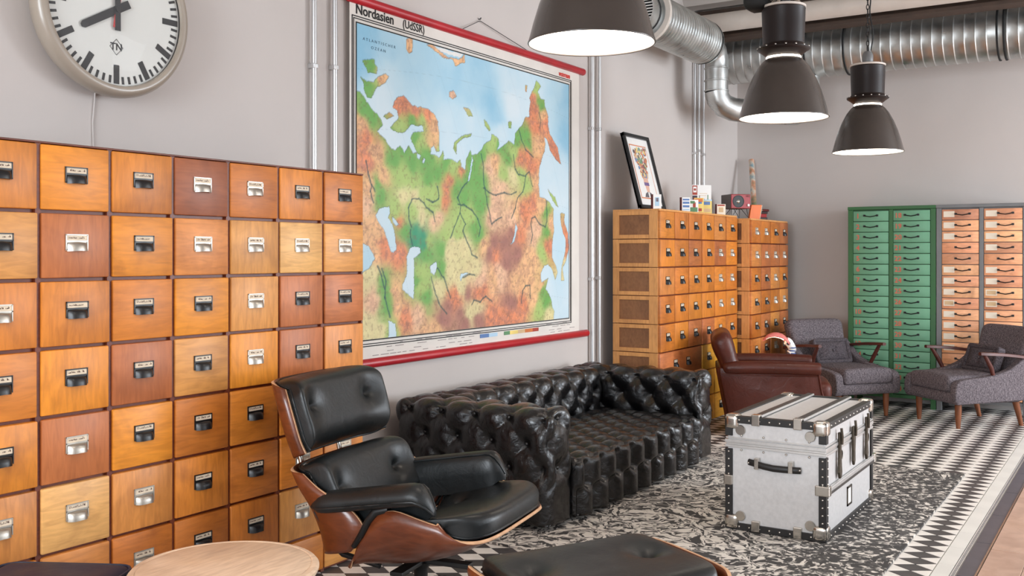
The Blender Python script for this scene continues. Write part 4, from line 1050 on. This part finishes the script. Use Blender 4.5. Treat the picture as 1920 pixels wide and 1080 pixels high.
# ------------------------------------------------------------------ school wall map
MX = .030
def mp_(x, y): p = on(0, MX, x, y); return (p[1], p[2])
def inpoly(Y, Z, poly):
    r = np.zeros(Y.shape, bool); n = len(poly)
    for i in range(n):
        (y1, z1), (y2, z2) = poly[i], poly[(i+1) % n]
        if z1 == z2: continue
        c_ = ((z1 > Z) != (z2 > Z)) & (Y < (y2-y1)*(Z-z1)/(z2-z1)+y1); r ^= c_
    return r
def vnoise(Y, Z, sc, seed, octv=5, gain=.55):
    out = np.zeros_like(Y); amp = 1; tot = 0; rs = np.random.RandomState(seed)
    for _ in range(octv):
        T = rs.rand(64, 64); u = Y*sc+rs.rand()*50; v = Z*sc+rs.rand()*50
        i, j = np.floor(u).astype(int), np.floor(v).astype(int); fu, fv = u-i, v-j; fu = fu*fu*(3-2*fu); fv = fv*fv*(3-2*fv)
        q = lambda a, b: T[(i+a) % 64, (j+b) % 64]
        out += amp*(q(0,0)*(1-fu)*(1-fv)+q(1,0)*fu*(1-fv)+q(0,1)*(1-fu)*fv+q(1,1)*fu*fv); tot += amp; amp *= gain; sc *= 2.03
    return out/tot
FY0, FY1, FZ0, FZ1 = 4.05, 6.37, .937, 2.640          # printed field
ML, MR_, MB, MT = 3.995, 6.53, .815, 2.760             # sheet
wm = empty('wall_map', (0, 5.33, .78), 0, 'large physical school wall map of northern Asia between two red rails', 'map')
OM = (0, 5.33, .78)
NYc, NZc = 520, 380
yy = np.linspace(FY0, FY1, NYc); zz = np.linspace(FZ0, FZ1, NZc); Yg, Zg = np.meshgrid(yy, zz, indexing='ij')
wy = Yg+.022*(vnoise(Yg, Zg, 9, 1)-.5)+.012*(vnoise(Yg, Zg, 30, 2)-.5); wz = Zg+.022*(vnoise(Yg, Zg, 9, 3)-.5)+.012*(vnoise(Yg, Zg, 30, 4)-.5)
def P_(s): v = [float(t) for t in s.split()]; return [mp_(v[i], v[i+1]) for i in range(0, len(v), 2)]
main = P_('640 165 673 171 688 193 695 202 707 213 713 224 717 236 707 246 721 261 729 273 741 283 750 275 756 281 758 287 766 273 774 289 782 285 772 267 769 259 774 250 786 248 795 246 '
 '792 236 780 237 770 234 762 242 756 248 746 250 735 244 731 240 741 228 746 222 744 207 735 200 737 191 744 184 756 180 764 189 771 198 784 201 800 204 811 213 820 229 821 244 '
 '822 250 823 265 822 283 817 285 812 273 807 279 807 291 815 291 823 295 829 281 831 289 829 299 843 297 856 305 862 301 864 312 872 320 873 301 879 287 882 281 883 291 895 289 904 282 906 273 920 264 '
 '922 252 934 259 935 270 932 282 950 270 953 265 959 268 964 273 966 250 978 236 983 222 992 220 991 208 994 192 992 185 997 173 1001 164 1005 150 1008 153 1013 162 1008 171 1013 185 1020 187 1021 199 1027 220 1027 236 '
 '1031 254 1045 275 1051 308 1043 301 1031 282 1024 261 1020 257 1022 270 1020 282 1013 305 1010 318 1010 350 1012 369 1020 371 1031 380 1037 394 1038 433 1034 464 1034 484 1043 503 1045 512 1040 524 1034 505 1027 496 '
 '1020 498 1013 512 1013 516 1015 528 1027 521 1022 540 1031 556 1034 570 1038 584 1037 640 640 720')
lands = [main] + [P_(q) for q in (
 '676 144 687 153 700 155 707 144 722 138 728 142 722 155 704 164 696 184 688 184 682 173 680 156', '680 113 700 112 701 122 706 128 704 138 689 137 683 124',
 '760 73 773 71 773 98 767 102 761 95', '798 82 809 82 820 91 831 102 840 109 849 109 860 112 871 102 871 116 853 124 848 112 831 109 820 98',
 '849 279 851 267 864 256 880 251 884 251 882 256 869 259 860 266 856 271 854 289', '907 224 912 229 920 243 917 247 909 236', '952 229 958 229 957 241 952 241',
 '1027 355 1040 371 1046 390 1041 386 1031 366', '1050 401 1059 401 1057 413 1064 438 1065 466 1061 487 1054 501 1057 526 1052 526 1052 503 1059 470 1059 447 1052 424',
 '718 218 729 210 737 217 724 224', '842 172 850 168 856 180 848 184 841 180', '868 200 880 204 886 218 876 216', '984 160 988 162 987 173 984 171')]
waters = [P_(q) for q in (
 '703 403 711 391 729 385 730 397 727 409 735 421 739 436 741 454 742 466 737 474 730 468 724 449 718 432 707 415', '735 407 748 419 744 423 736 418',
 '766 466 776 462 788 466 789 476 783 480 775 485 777 502 775 521 776 538 773 560 764 553 754 543 753 533 761 519 763 497 761 483',
 '805 500 817 492 818 504 814 517 806 512', '640 450 684 456 690 461 702 485 692 504 681 511 640 540', '729 602 740 608 743 632 747 670 728 670', '966 419 970 429 963 454 956 460 959 455 964 438',
 '782 287 788 291 785 299 781 296', '793 297 797 300 794 309 791 305', '864 514 872 511 878 513 868 518 863 528 862 518', '884 292 886 300 884 320 880 340 876 341 881 322')]
land = np.zeros(Yg.shape, bool)
for p in lands: land |= inpoly(wy, wz, p)
for p in waters: land &= ~inpoly(wy, wz, p)
G_, LG, Y_, O_, R_, P2_, DG, PK_ = [np.array(C(*c)[:3]) for c in ((108,168,84),(168,194,112),(222,210,156),(234,184,134),(224,140,100),(166,114,102),(52,150,112),(234,190,154))]
cps = [(680,230,O_),(690,262,R_),(685,300,R_),(705,290,O_),(725,255,G_),(700,215,G_),(688,205,G_),(735,300,G_),(745,320,LG),(715,330,O_),(705,345,G_),(712,370,G_),(690,350,O_),(686,385,PK_),(705,420,O_),(690,430,O_),(720,470,R_),(700,480,O_),(745,480,R_),
 (750,270,G_),(740,205,R_),(755,195,R_),(775,210,R_),(800,215,R_),(812,235,O_),(790,228,LG),(770,228,G_),(745,235,LG),(780,262,G_),(790,270,LG),(812,262,O_),(820,275,LG),(805,290,G_),(795,300,G_),(770,300,G_),(760,330,LG),(780,340,LG),(800,330,G_),(820,320,G_),(850,315,LG),(840,310,G_),
 (760,370,Y_),(780,360,Y_),(800,360,LG),(815,370,LG),(770,390,LG),(790,400,Y_),(810,390,LG),(740,390,LG),(750,410,R_),(760,430,G_),(775,430,DG),(790,435,DG),(795,455,DG),(775,450,DG),(805,450,LG),(800,470,G_),(812,420,PK_),(822,410,PK_),(832,380,R_),(835,360,R_),(845,345,R_),(866,325,R_),
 (855,360,G_),(870,370,G_),(875,335,G_),(890,310,G_),(905,290,G_),(920,275,LG),(930,265,LG),(895,345,G_),(900,380,G_),(880,400,LG),(865,400,LG),(890,420,G_),(895,440,G_),(860,430,LG),(870,460,Y_),(840,440,LG),(850,460,Y_),(845,480,Y_),(830,470,G_),
 (920,320,PK_),(930,310,O_),(940,350,PK_),(930,370,PK_),(925,400,PK_),(945,330,LG),(955,300,G_),(965,290,LG),(960,330,Y_),(975,330,LG),(985,350,LG),(940,280,G_),(970,260,G_),(985,250,G_),(990,270,G_),(1000,215,R_),(998,190,R_),(1005,170,LG),(1013,200,G_),(1005,240,R_),(990,300,R_),(1000,310,R_),(975,300,R_),(1005,270,O_),(1005,340,O_),(1000,380,R_),
 (1024,230,R_),(1040,280,R_),(1019,215,O_),(985,400,R_),(970,400,O_),(975,440,R_),(960,410,PK_),(1015,385,O_),(1025,400,G_),(1033,420,O_),(1025,440,G_),(1030,460,R_),(1018,470,LG),(1005,440,PK_),(1000,480,O_),(985,500,O_),(960,445,P2_),(945,455,P2_),(925,455,P2_),(930,480,R_),(950,490,P2_),(915,480,P2_),(905,460,O_),(970,480,P2_),(940,510,PK_),(970,530,O_),(990,540,O_),(1010,540,O_),(1015,550,G_),(1025,565,G_),(1012,580,LG),(1030,590,Y_),(1000,560,O_),(980,570,R_),(960,560,P2_),
 (690,520,Y_),(700,560,PK_),(690,610,Y_),(710,620,Y_),(725,580,G_),(720,540,G_),(722,560,G_),(732,620,LG),(740,550,O_),(745,580,O_),(760,600,R_),(780,600,PK_),(790,620,O_),(800,560,G_),(790,540,LG),(820,545,Y_),(790,510,LG),(780,530,G_),(825,505,G_),(845,510,Y_),(860,530,Y_),(840,575,P2_),(860,590,P2_),(830,600,P2_),(850,560,R_),(880,550,P2_),(900,550,R_),(900,520,PK_),(890,500,Y_),(920,530,O_),(895,580,Y_),(880,590,Y_),(870,610,P2_),(900,600,P2_),(920,590,R_),(940,600,R_),(960,600,R_),(820,620,O_),(700,150,LG),(690,165,G_),(715,145,O_),(692,120,G_),(766,85,O_),(830,100,O_),(860,112,O_),(866,262,LG),(848,176,PK_),(1058,450,R_),(1055,510,Y_),(1036,372,LG)]
THIN = {(832,380),(835,360),(845,345),(866,325),(812,420),(822,410),(750,410),(960,445),(945,455),(840,575),(860,590),(880,550)}
lc_ = np.zeros(Yg.shape+(3,)); ws = np.zeros(Yg.shape); dy = .05*(vnoise(Yg, Zg, 7, 11)-.5)*2; dz = .05*(vnoise(Yg, Zg, 7, 12)-.5)*2
for x, y, c_ in cps:
    a, b = mp_(x, y); d2 = (Yg+dy-a)**2+(Zg+dz-b)**2; w = (.22 if (x, y) in THIN else 1)/(d2+.0006)**2; lc_ += w[..., None]*c_; ws += w
lc_ /= ws[..., None]
n1 = vnoise(Yg, Zg, 22, 21, 5, .65); rid = 1-np.abs(2*vnoise(Yg, Zg, 16, 22, 5, .6)-1)
red = np.clip((lc_[..., 0]-lc_[..., 1])*2.2, 0, 1)
k = np.clip((rid-.80)/.15, 0, 1)*red; lc_ = lc_*(1-.55*k[..., None])+P2_*.55*k[..., None]
lc_ *= (1+.38*(n1-.5)*(.5+red))[..., None]
k = np.clip((vnoise(Yg, Zg, 60, 31, 3, .6)-.60)/.1, 0, 1)*.35; lc_ = lc_*(1-k[..., None])+np.array(C(120, 84, 66)[:3])*k[..., None]
S0, S1, S2 = [np.array(C(*c)[:3]) for c in ((212,226,232),(182,214,228),(140,192,218))]
sea = np.zeros(Yg.shape)
for x, y, v in ((690,60,1.),(670,100,1.),(730,80,.75),(800,120,.6),(760,120,.55),(850,150,.75),(900,120,.8),(920,190,1.0),(880,170,.7),(935,215,.9),(960,150,.3),(1040,170,.55),(1060,190,.9),(1065,260,.9),(1030,200,.4),(960,200,0),(940,240,.1),(880,230,.2),(850,230,.25),(850,280,.15),(720,180,.15),(740,150,.35),(800,160,.5),(720,250,0),(1030,310,.15),(1055,340,.2),(1050,450,.3),(1050,560,.2),(725,420,.25),(1000,200,.1),(690,490,.45),(770,500,.1)):
    a, b = mp_(x, y); sea += 0*sea
seaw = np.zeros(Yg.shape); sv = np.zeros(Yg.shape)
for x, y, v in ((690,60,1.),(670,100,1.),(730,80,.75),(800,120,.6),(760,120,.55),(850,150,.75),(900,120,.8),(920,190,1.0),(880,170,.7),(935,215,.9),(960,150,.3),(1040,170,.55),(1060,190,.9),(1065,260,.9),(1030,200,.4),(960,200,0),(940,240,.1),(880,230,.2),(850,230,.25),(850,280,.15),(720,180,.15),(740,150,.35),(800,160,.5),(720,250,0),(1030,310,.15),(1055,340,.2),(1050,450,.3),(1050,560,.2),(725,420,.25),(1000,200,.1),(690,490,.45),(770,500,.1)):
    a, b = mp_(x, y); w = 1/((Yg+dy-a)**2+(Zg+dz-b)**2+.002)**1.6; sv += w*v; seaw += w
t = np.clip(sv/seaw+.45*(vnoise(Yg, Zg, 5, 41)-.5), 0, 1)[..., None]
sc_ = np.where(t < .5, S0+(S1-S0)*t*2, S1+(S2-S1)*(t*2-1))
ice = inpoly(wy, wz, P_('812 84 845 98 868 100 862 108 845 104 828 98'))
sc_[ice] = C(228, 226, 222)[:3]
col = np.where(land[..., None], lc_, sc_)
# coast line and rivers
edge = np.zeros(land.shape, bool); edge[1:] |= land[1:] != land[:-1]; edge[:, 1:] |= land[:, 1:] != land[:, :-1]
col[edge] = col[edge]*.55+np.array(C(40, 90, 110)[:3])*.25
def paint(px, rad, c_, a=.8):
    pts = P_(px); 
    for (y1, z1), (y2, z2) in zip(pts[:-1], pts[1:]):
        dy_, dz_ = y2-y1, z2-z1; L2 = dy_*dy_+dz_*dz_+1e-9
        tt = np.clip(((wy-y1)*dy_+(wz-z1)*dz_)/L2, 0, 1); d = np.hypot(wy-y1-tt*dy_, wz-z1-tt*dz_)
        k = np.clip((rad-d)/rad*1.6, 0, 1)*a*land; col[:] = col*(1-k[..., None])+np.array(c_[:3])*k[..., None]
RIV = C(28, 74, 78)
for q in ('876 341 866 352 858 370 863 385 862 400 858 410 852 425 845 445', '858 382 875 386 885 395 895 412 901 425 897 443', '863 400 872 420 868 434 876 455 884 478 895 484', '902 290 906 312 908 352 914 385 920 415 922 420', '906 352 916 362 930 366 945 362 958 366 968 360',
          '962 290 965 318 972 328 985 330 980 360 970 372 966 390 958 410', '985 328 992 322 995 340 998 350', '922 420 930 414 940 408', '770 425 766 405 765 390 772 375 785 372 795 380', '769 430 769 445 772 460', '800 372 812 378 822 372 818 350', '795 380 800 390 812 398 816 415', '703 360 696 345 690 320 685 300',
          '700 380 694 360 697 345', '716 505 724 530 722 560 731 596', '722 545 716 520 708 500', '818 505 832 520 840 545 845 560', '808 520 815 545 822 570 838 588', '868 520 880 515 890 516', '995 420 997 410 1003 407 1012 420 1022 425 1026 415 1025 395 1024 370', '995 420 998 440 995 455', '978 570 980 545 985 535 993 534 994 560',
          '884 570 888 562 900 565 910 555 922 565', '972 240 978 262 985 280 1000 295', '1010 210 1014 225 1012 240'):
    paint(q, .0075, RIV)
GR_ = C(96, 120, 130)
line = np.minimum(np.abs(((Yg*2.2+.25*Zg**2) % .62)-.31), np.abs(((Zg*2.0+.12*(Yg-5.2)**2) % .66)-.33))
k = np.clip((.004-line)/.004, 0, 1)*.22; col = col*(1-k[..., None])+np.array(GR_[:3])*k[..., None]
me = G().grid([[(MX+.002, y-OM[1], z-OM[2]) for z in zz] for y in yy]).mesh('map_print', None)
at_ = me.color_attributes.new('Col', 'FLOAT_COLOR', 'POINT')
flat = np.ones((NYc*NZc, 4), np.float32); flat[:, :3] = np.clip(col.reshape(-1, 3), 0, 1); at_.data.foreach_set('color', flat.ravel())
m, nt, bs = nodes('map_print'); an = N(nt, 'ShaderNodeAttribute', attribute_name='Col'); nt.links.new(an.outputs['Color'], bs.inputs['Base Color']); bs.inputs['Roughness'].default_value = .55
me.materials.append(m); inst('map_print', me, wm)
g = G(); nb = 24                      # canvas sheet, slightly waved at the left border
rows = [[(MX-.002+(.012*max(0, 1-(y-ML)/.12)*math.sin((z-MB)*2.2) if y < ML+.12 else 0)*0, y-OM[1]+(-.025*math.sin((z-MB)/(MT-MB)*math.pi)*0), z-OM[2]) for z in np.linspace(MB, MT, nb)] for y in np.linspace(ML, MR_, 30)]
g.grid(rows); g.grid([[(p[0]+.002, p[1], p[2]) for p in r] for r in rows]); g.obj('canvas', M['map_back'], wm)
def frame_line(d, w, nm='frame_line'):
    a0, a1, b0, b1 = FY0-d-OM[1], FY1+d-OM[1], FZ0-d-OM[2], FZ1+d-OM[2]; g = G(); x0, x1 = MX+.0015, MX+.0032
    for q in ((a0-w, a1+w, b1, b1+w), (a0-w, a1+w, b0-w, b0), (a0-w, a0, b0, b1), (a1, a1+w, b0, b1)): g.box(x0, x1, *q)
    g.obj(nm, M['print_black'], wm)
frame_line(.001, .006); frame_line(.022, .0045); frame_line(.034, .005)
def rail(z, y0, y1):
    g = G().lathe([(.0005, y0-.004), (.022, y0), (.026, y0+.01), (.026, y1-.01), (.022, y1), (.0005, y1+.004)], 20, (MX, -OM[1], z-OM[2]), 'y'); return g.obj('rail', M['red_rail'], wm, 50)
rail(2.768, 3.98, 6.60); rail(.806, 4.02, 6.66)
inst('title', text_mesh('Nordasien', .076, M['print_black'], .0006, align='LEFT', bold=.0012), wm, (MX+.002, 4.04-OM[1], 2.714-OM[2]))
inst('subtitle', text_mesh('(UdSSR)', .066, M['print_black'], .0006, align='LEFT', bold=.0005), wm, (MX+.002, 4.44-OM[1], 2.712-OM[2]), scale=(1, .92, 1))
inst('publisher_lettering', text_mesh('westermann', .046, M['print_red'], .0006, align='RIGHT', bold=.0006), wm, (MX+.002, 6.39-OM[1], 2.704-OM[2]), scale=(1, .72, 1.15))
for a, b, c_ in ((5.22, 5.32, 'c_bl'), (5.32, 5.42, 'c_lb'), (5.50, 5.57, 'c_gr'), (5.57, 5.67, 'c_ye'), (5.67, 5.76, 'c_tan'), (5.76, 5.86, 'c_or'), (5.86, 5.94, 'c_rd')):
    G().box(MX+.0015, MX+.003, a-OM[1], b-OM[1], .868-OM[2], .892-OM[2]).obj('legend_bar', M[c_], wm)
g = G(); rr = random.Random(5)
for z in (.905, .885, .862, .845):
    y = 4.18
    while y < 6.4:
        l = rr.uniform(.02, .09)
        if not (5.15 < y < 6.0) and rr.random() < .7: g.box(MX+.0015, MX+.0028, y-OM[1], y+l-OM[1], z-OM[2], z+.0035-OM[2])
        y += l+rr.uniform(.01, .05)
o = g.obj('legend_lines', mat('grey_print', C(150, 140, 138), .8), wm); o['kind'] = 'stuff'
M['print_blue'] = mat('blue_print', C(52, 84, 110), .7)
for txt, px, py, sz, w_ in (('A T L A N T I S C H E R', 711, 81, .022, 1.25), ('O Z E A N', 709, 93, .022, 1.25)):
    a_, b_ = mp_(px, py); inst('sea_lettering', text_mesh(txt, sz, M['print_blue'], .0004), wm, (MX+.0024, a_-OM[1], b_-OM[2]), scale=(1, w_, 1))
hk = on(0, .012, 900, 39); q = [(MX, 5.02, 2.79), tuple(hk), (MX, 5.85, 2.785)]
G().tube([off(p, OM) for p in q], .0022, 5).obj('hanging_cord', M['blackm'], wm, 50)
G().tube([off((0, hk[1], hk[2]+.012), OM), off((.016, hk[1], hk[2]+.010), OM), off((.020, hk[1], hk[2]+.02), OM)], .004, 6).obj('wall_hook', M['blackm'], wm, 50)

# ------------------------------------------------------------------ things on top of the card cabinets
CT2 = 1.748
def at_wall(x, px, py=400): return on(0, x, px, py)[1]
pf = empty('picture_frame', (.27, 7.29, CT2), 0, 'black framed print of a head with towering colourful hair, leaning on the wall', 'picture')
PWd, PHt, tl = .47, .62, -.26
hold = bpy.data.objects.new('picture_board', G().box(.002, .012, -PWd/2, PWd/2, .0, PHt).mesh('picture_board', M['white'])); COL.objects.link(hold); hold.parent = pf; hold.rotation_euler = (0, tl, 0); hold.location = (0, 0, .008)
g = G()
for q in ((-PWd/2, PWd/2, 0, .028), (-PWd/2, PWd/2, PHt-.028, PHt), (-PWd/2, -PWd/2+.026, 0, PHt), (PWd/2-.026, PWd/2, 0, PHt)): g.box(-.004, .030, *q)
g.obj('frame', M['black'], hold, bevel=.002)
art = G().box(.012, .0135, -.155, .155, .085, .535).obj('print', M['c_or'], hold); G().box(.0135, .0142, -.145, .145, .095, .525).obj('print_ground', M['white'], hold)
rr = random.Random(9); X_ = .0142
for k in range(150):
    t = rr.random(); w = .045+.085*t**.8; y = rr.uniform(-w, w); z = .265+.255*t; r_ = rr.uniform(.008, .021)
    if abs(y)+r_ > .143 or z+r_ > .523: continue
    G().lathe([(.0004, .0008+k*1e-5), (r_, .0006+k*1e-5)], 9, (X_, y, z), 'x').obj('print_blob', M[rr.choice(('c_or','c_rd','c_gr','c_bl','c_tan','c_dk','c_or','c_dk','c_ye','c_tan'))], hold)
G().box(X_, X_+.001, -.042, .042, .205, .275).obj('print_face', M['skin'], hold); G().box(X_, X_+.0013, -.044, .044, .195, .222).obj('print_band', M['purple'], hold)
G().prism([(-.034, .195), (.034, .195), (.022, .135), (-.022, .135)], X_, X_+.001, 'x').obj('print_face', M['skin'], hold)
G().prism([(-.085, .097), (.085, .097), (.06, .128), (.02, .142), (-.02, .142), (-.06, .128)], X_, X_+.0012, 'x').obj('print_suit', M['c_dk'], hold)
G().prism([(-.012, .097), (.012, .097), (.014, .14), (-.014, .14)], X_, X_+.0016, 'x').obj('print_shirt', M['white'], hold)
G().box(.013, .0138, -PWd/2+.026, PWd/2-.026, .028, PHt-.028).obj('glass', M['glass'], hold, loc=(.004, 0, 0))
def book(px, x, w, t, h, label, cover, spine, rz=0, print_=(), z=CT2, cat='book'):
    b = empty('small_book', (x, at_wall(x, px), z), rz, label, cat, 'small books and cards on the card cabinet')
    G().box(-t, 0, -w/2, w/2, .0, h).obj('cover', cover, b, bevel=.0015)
    G().box(-t-.0005, .0005, -w/2-.002, -w/2+.004, 0, h).obj('spine', spine, b)
    for y0, y1, z0, z1, c_ in print_: G().box(.0, .001, y0*w, y1*w, z0*h, z1*h).obj('cover_print', M[c_], b)
    return b
book(1232, .44, .07, .035, .112, 'small dark red spined book in front of the framed print', M['white'], M['maroon'], -.8, [(-.25, .25, .2, .8, 'c_lb'), (-.15, .15, .5, .75, 'c_rd')])
book(1286, .43, .075, .035, .118, 'small blue and white book with dark spine left of the cards', M['white'], M['maroon'], -.8, [(-.35, .4, .78, .9, 'c_bl'), (-.35, .4, .55, .7, 'c_bl'), (-.35, .4, .3, .45, 'c_bl'), (-.35, .4, .1, .2, 'c_lb')])
book(1301, .435, .08, .012, .105, 'small white card with green and red print beside the blue book', M['white'], M['white'], -.8, [(-.4, .4, .05, .4, 'c_gr'), (-.1, .2, .4, .8, 'c_rd'), (-.4, .1, .7, .9, 'c_gr')], cat='card')
book(1310.5, .445, .085, .012, .125, 'small cream card with orange arch print standing upright', M['c_ye'], M['c_or'], -.8, [(-.4, .4, .72, .95, 'c_or'), (-.3, .3, .6, .75, 'c_bl'), (-.3, .3, .1, .3, 'c_rd')], cat='card')
book(1326, .45, .085, .014, .118, 'wide pastel yellow card with blue heading beside the arch card', M['c_ye'], M['white'], -.8, [(-.35, .3, .62, .85, 'c_bl'), (-.5, .5, .9, 1., 'c_lb'), (-.4, .4, .1, .35, 'c_tan')], cat='card')
tc_ = book(1316, .34, .175, .006, .255, 'tall white card printed with dark bottles behind the small cards', M['white'], M['white'], -.8, [(-.5, -.24, .66, .98, 'c_rd'), (-.5, -.24, .34, .64, 'c_dk'), (-.12, .28, .70, .715, 'c_tan'), (-.12, .24, .63, .645, 'c_tan')], cat='card')
for y, w, h0, h1, c_ in ((-.07, .014, .04, .125, 'c_dk'), (-.022, .020, .04, .165, 'c_dk'), (.022, .013, .04, .135, 'c_dk'), (.055, .026, .04, .170, 'c_gr')):
    G().prism([(y-w/2, h0), (y+w/2, h0), (y+w/2, h0+(h1-h0)*.6), (y+w*.15, h0+(h1-h0)*.72), (y+w*.15, h1), (y-w*.15, h1), (y-w*.15, h0+(h1-h0)*.72), (y-w/2, h0+(h1-h0)*.6)], 0, .0012, 'x').obj('bottle_print', M[c_], tc_)
G().box(.001, .0016, -.080, -.050, .19, .24).obj('label_print', M['white'], tc_); G().lathe([(.0005, .0022), (.011, .002)], 14, (0, -.065, .215), 'x').obj('label_dot', M['c_rd'], tc_)
book(1352, .44, .085, .03, .095, 'small cream book with red heading beside the radio', M['paper'], M['maroon'], -.8, [(-.4, .4, .82, .95, 'c_rd'), (-.25, .25, .25, .7, 'c_tan')])
# red radio on wire legs
ry = at_wall(.40, 1396); rd = empty('radio', (.36, ry, CT2), -.75, 'red fronted table radio with round speaker on thin wire legs', 'radio')
G().box(-.20, .0, -.102, .102, .085, .222).obj('cabinet', M['radio_grey'], rd, bevel=.006)
G().box(.0, .008, -.100, .100, .087, .220).obj('front_panel', M['radio_red'], rd, bevel=.004)
sp = G().lathe([(.0005, .0085), (.052, .0085), (.054, .012), (.058, .012), (.059, .008)], 32, (0, -.025, .153), 'x').obj('speaker', M['grille'], rd, 40)
G().lathe([(.0005, .014), (.014, .012), (.018, .009)], 20, (0, -.025, .153), 'x').obj('speaker_cone', M['chrome'], sp, 50)
G().lathe([(.0005, .020), (.011, .020), (.013, .017), (.013, .008)], 20, (0, .076, .118), 'x').obj('dial_knob', M['white'], rd, 40)
for k in range(3): G().box(.008, .010, .055+k*.014, .061+k*.014, .195, .212).obj('button', M['maroon'], rd)
for sy in (-1, 1):
    for sx in (-.03, -.17): G().tube([(sx, sy*.02, .086), (sx+(.02 if sx > -.1 else -.02), sy*.085, .0035), (sx, sy*.08, .086)], .003, 6).obj('wire_leg', M['blackm'], rd, 50)
# binder and books
by = at_wall(.47, 1421)
ob = empty('orange_binder', (.44, by, 1.7245), -.75, 'orange ring binder leaning beside the radio', 'binder')
G().prism([(-.06, 0), (.05, 0), (.075, .150), (-.035, .150)], -.030, .0, 'x').obj('cover', M['orange'], ob, bevel=.003)
G().prism([(.050, .004), (.054, .004), (.079, .147), (.075, .147)], -.029, .001, 'x').obj('spine_edge', M['paper'], ob)
sy0 = at_wall(.45, 1440)-.02; zc = 1.7245
for k, (m_, t, lab, dx) in enumerate(((M['book_dark'], .040, 'dark cloth book at the bottom of the stack by the orange binder', 0), (M['book_red'], .035, 'red cloth book in the middle of the stack by the orange binder', -.01), (M['book_dark'], .022, 'dark thin book lying on the red book beside the binder', .0), (M['maroon'], .022, 'maroon book on top of the stack beside the binder', .015))):
    b = empty('book', (.36+dx, sy0, zc), .12*k-.55, lab, 'book', 'stacked books by the orange binder')
    g = G().box(-.07, .07, -.055, .055, 0, .003).box(-.07, .07, -.055, .055, t-.003, t).box(.066, .07, -.055, .055, 0, t); g.obj('cover', m_, b, bevel=.001)
    G().box(-.068, .066, -.052, .052, .003, t-.003).obj('pages', M['paper'], b); zc += t+.0005
# rolled map leaning in the corner
tu = G().tube([(.30, 9.69, 1.738), (.17, 9.965, 2.37)], .027, 20); o = tu.obj('rolled_map', None, None, 50)
m, nt, bs = nodes('rolled_print'); tcn = N(nt, 'ShaderNodeTexCoord'); v = N(nt, 'ShaderNodeTexNoise', i_Scale=9.0, i_Detail=5.0); nt.links.new(tcn.outputs['Object'], v.inputs['Vector'])
nt.links.new(ramp(nt, v.outputs[0], [(.35, C(120, 150, 160)), (.46, C(206, 190, 170)), (.55, C(200, 140, 110)), (.65, C(120, 130, 100))]), bs.inputs['Base Color']); o.data.materials.clear(); o.data.materials.append(m)
tag(o, 'rolled paper map leaning upright in the far corner above the cabinet', 'map roll')
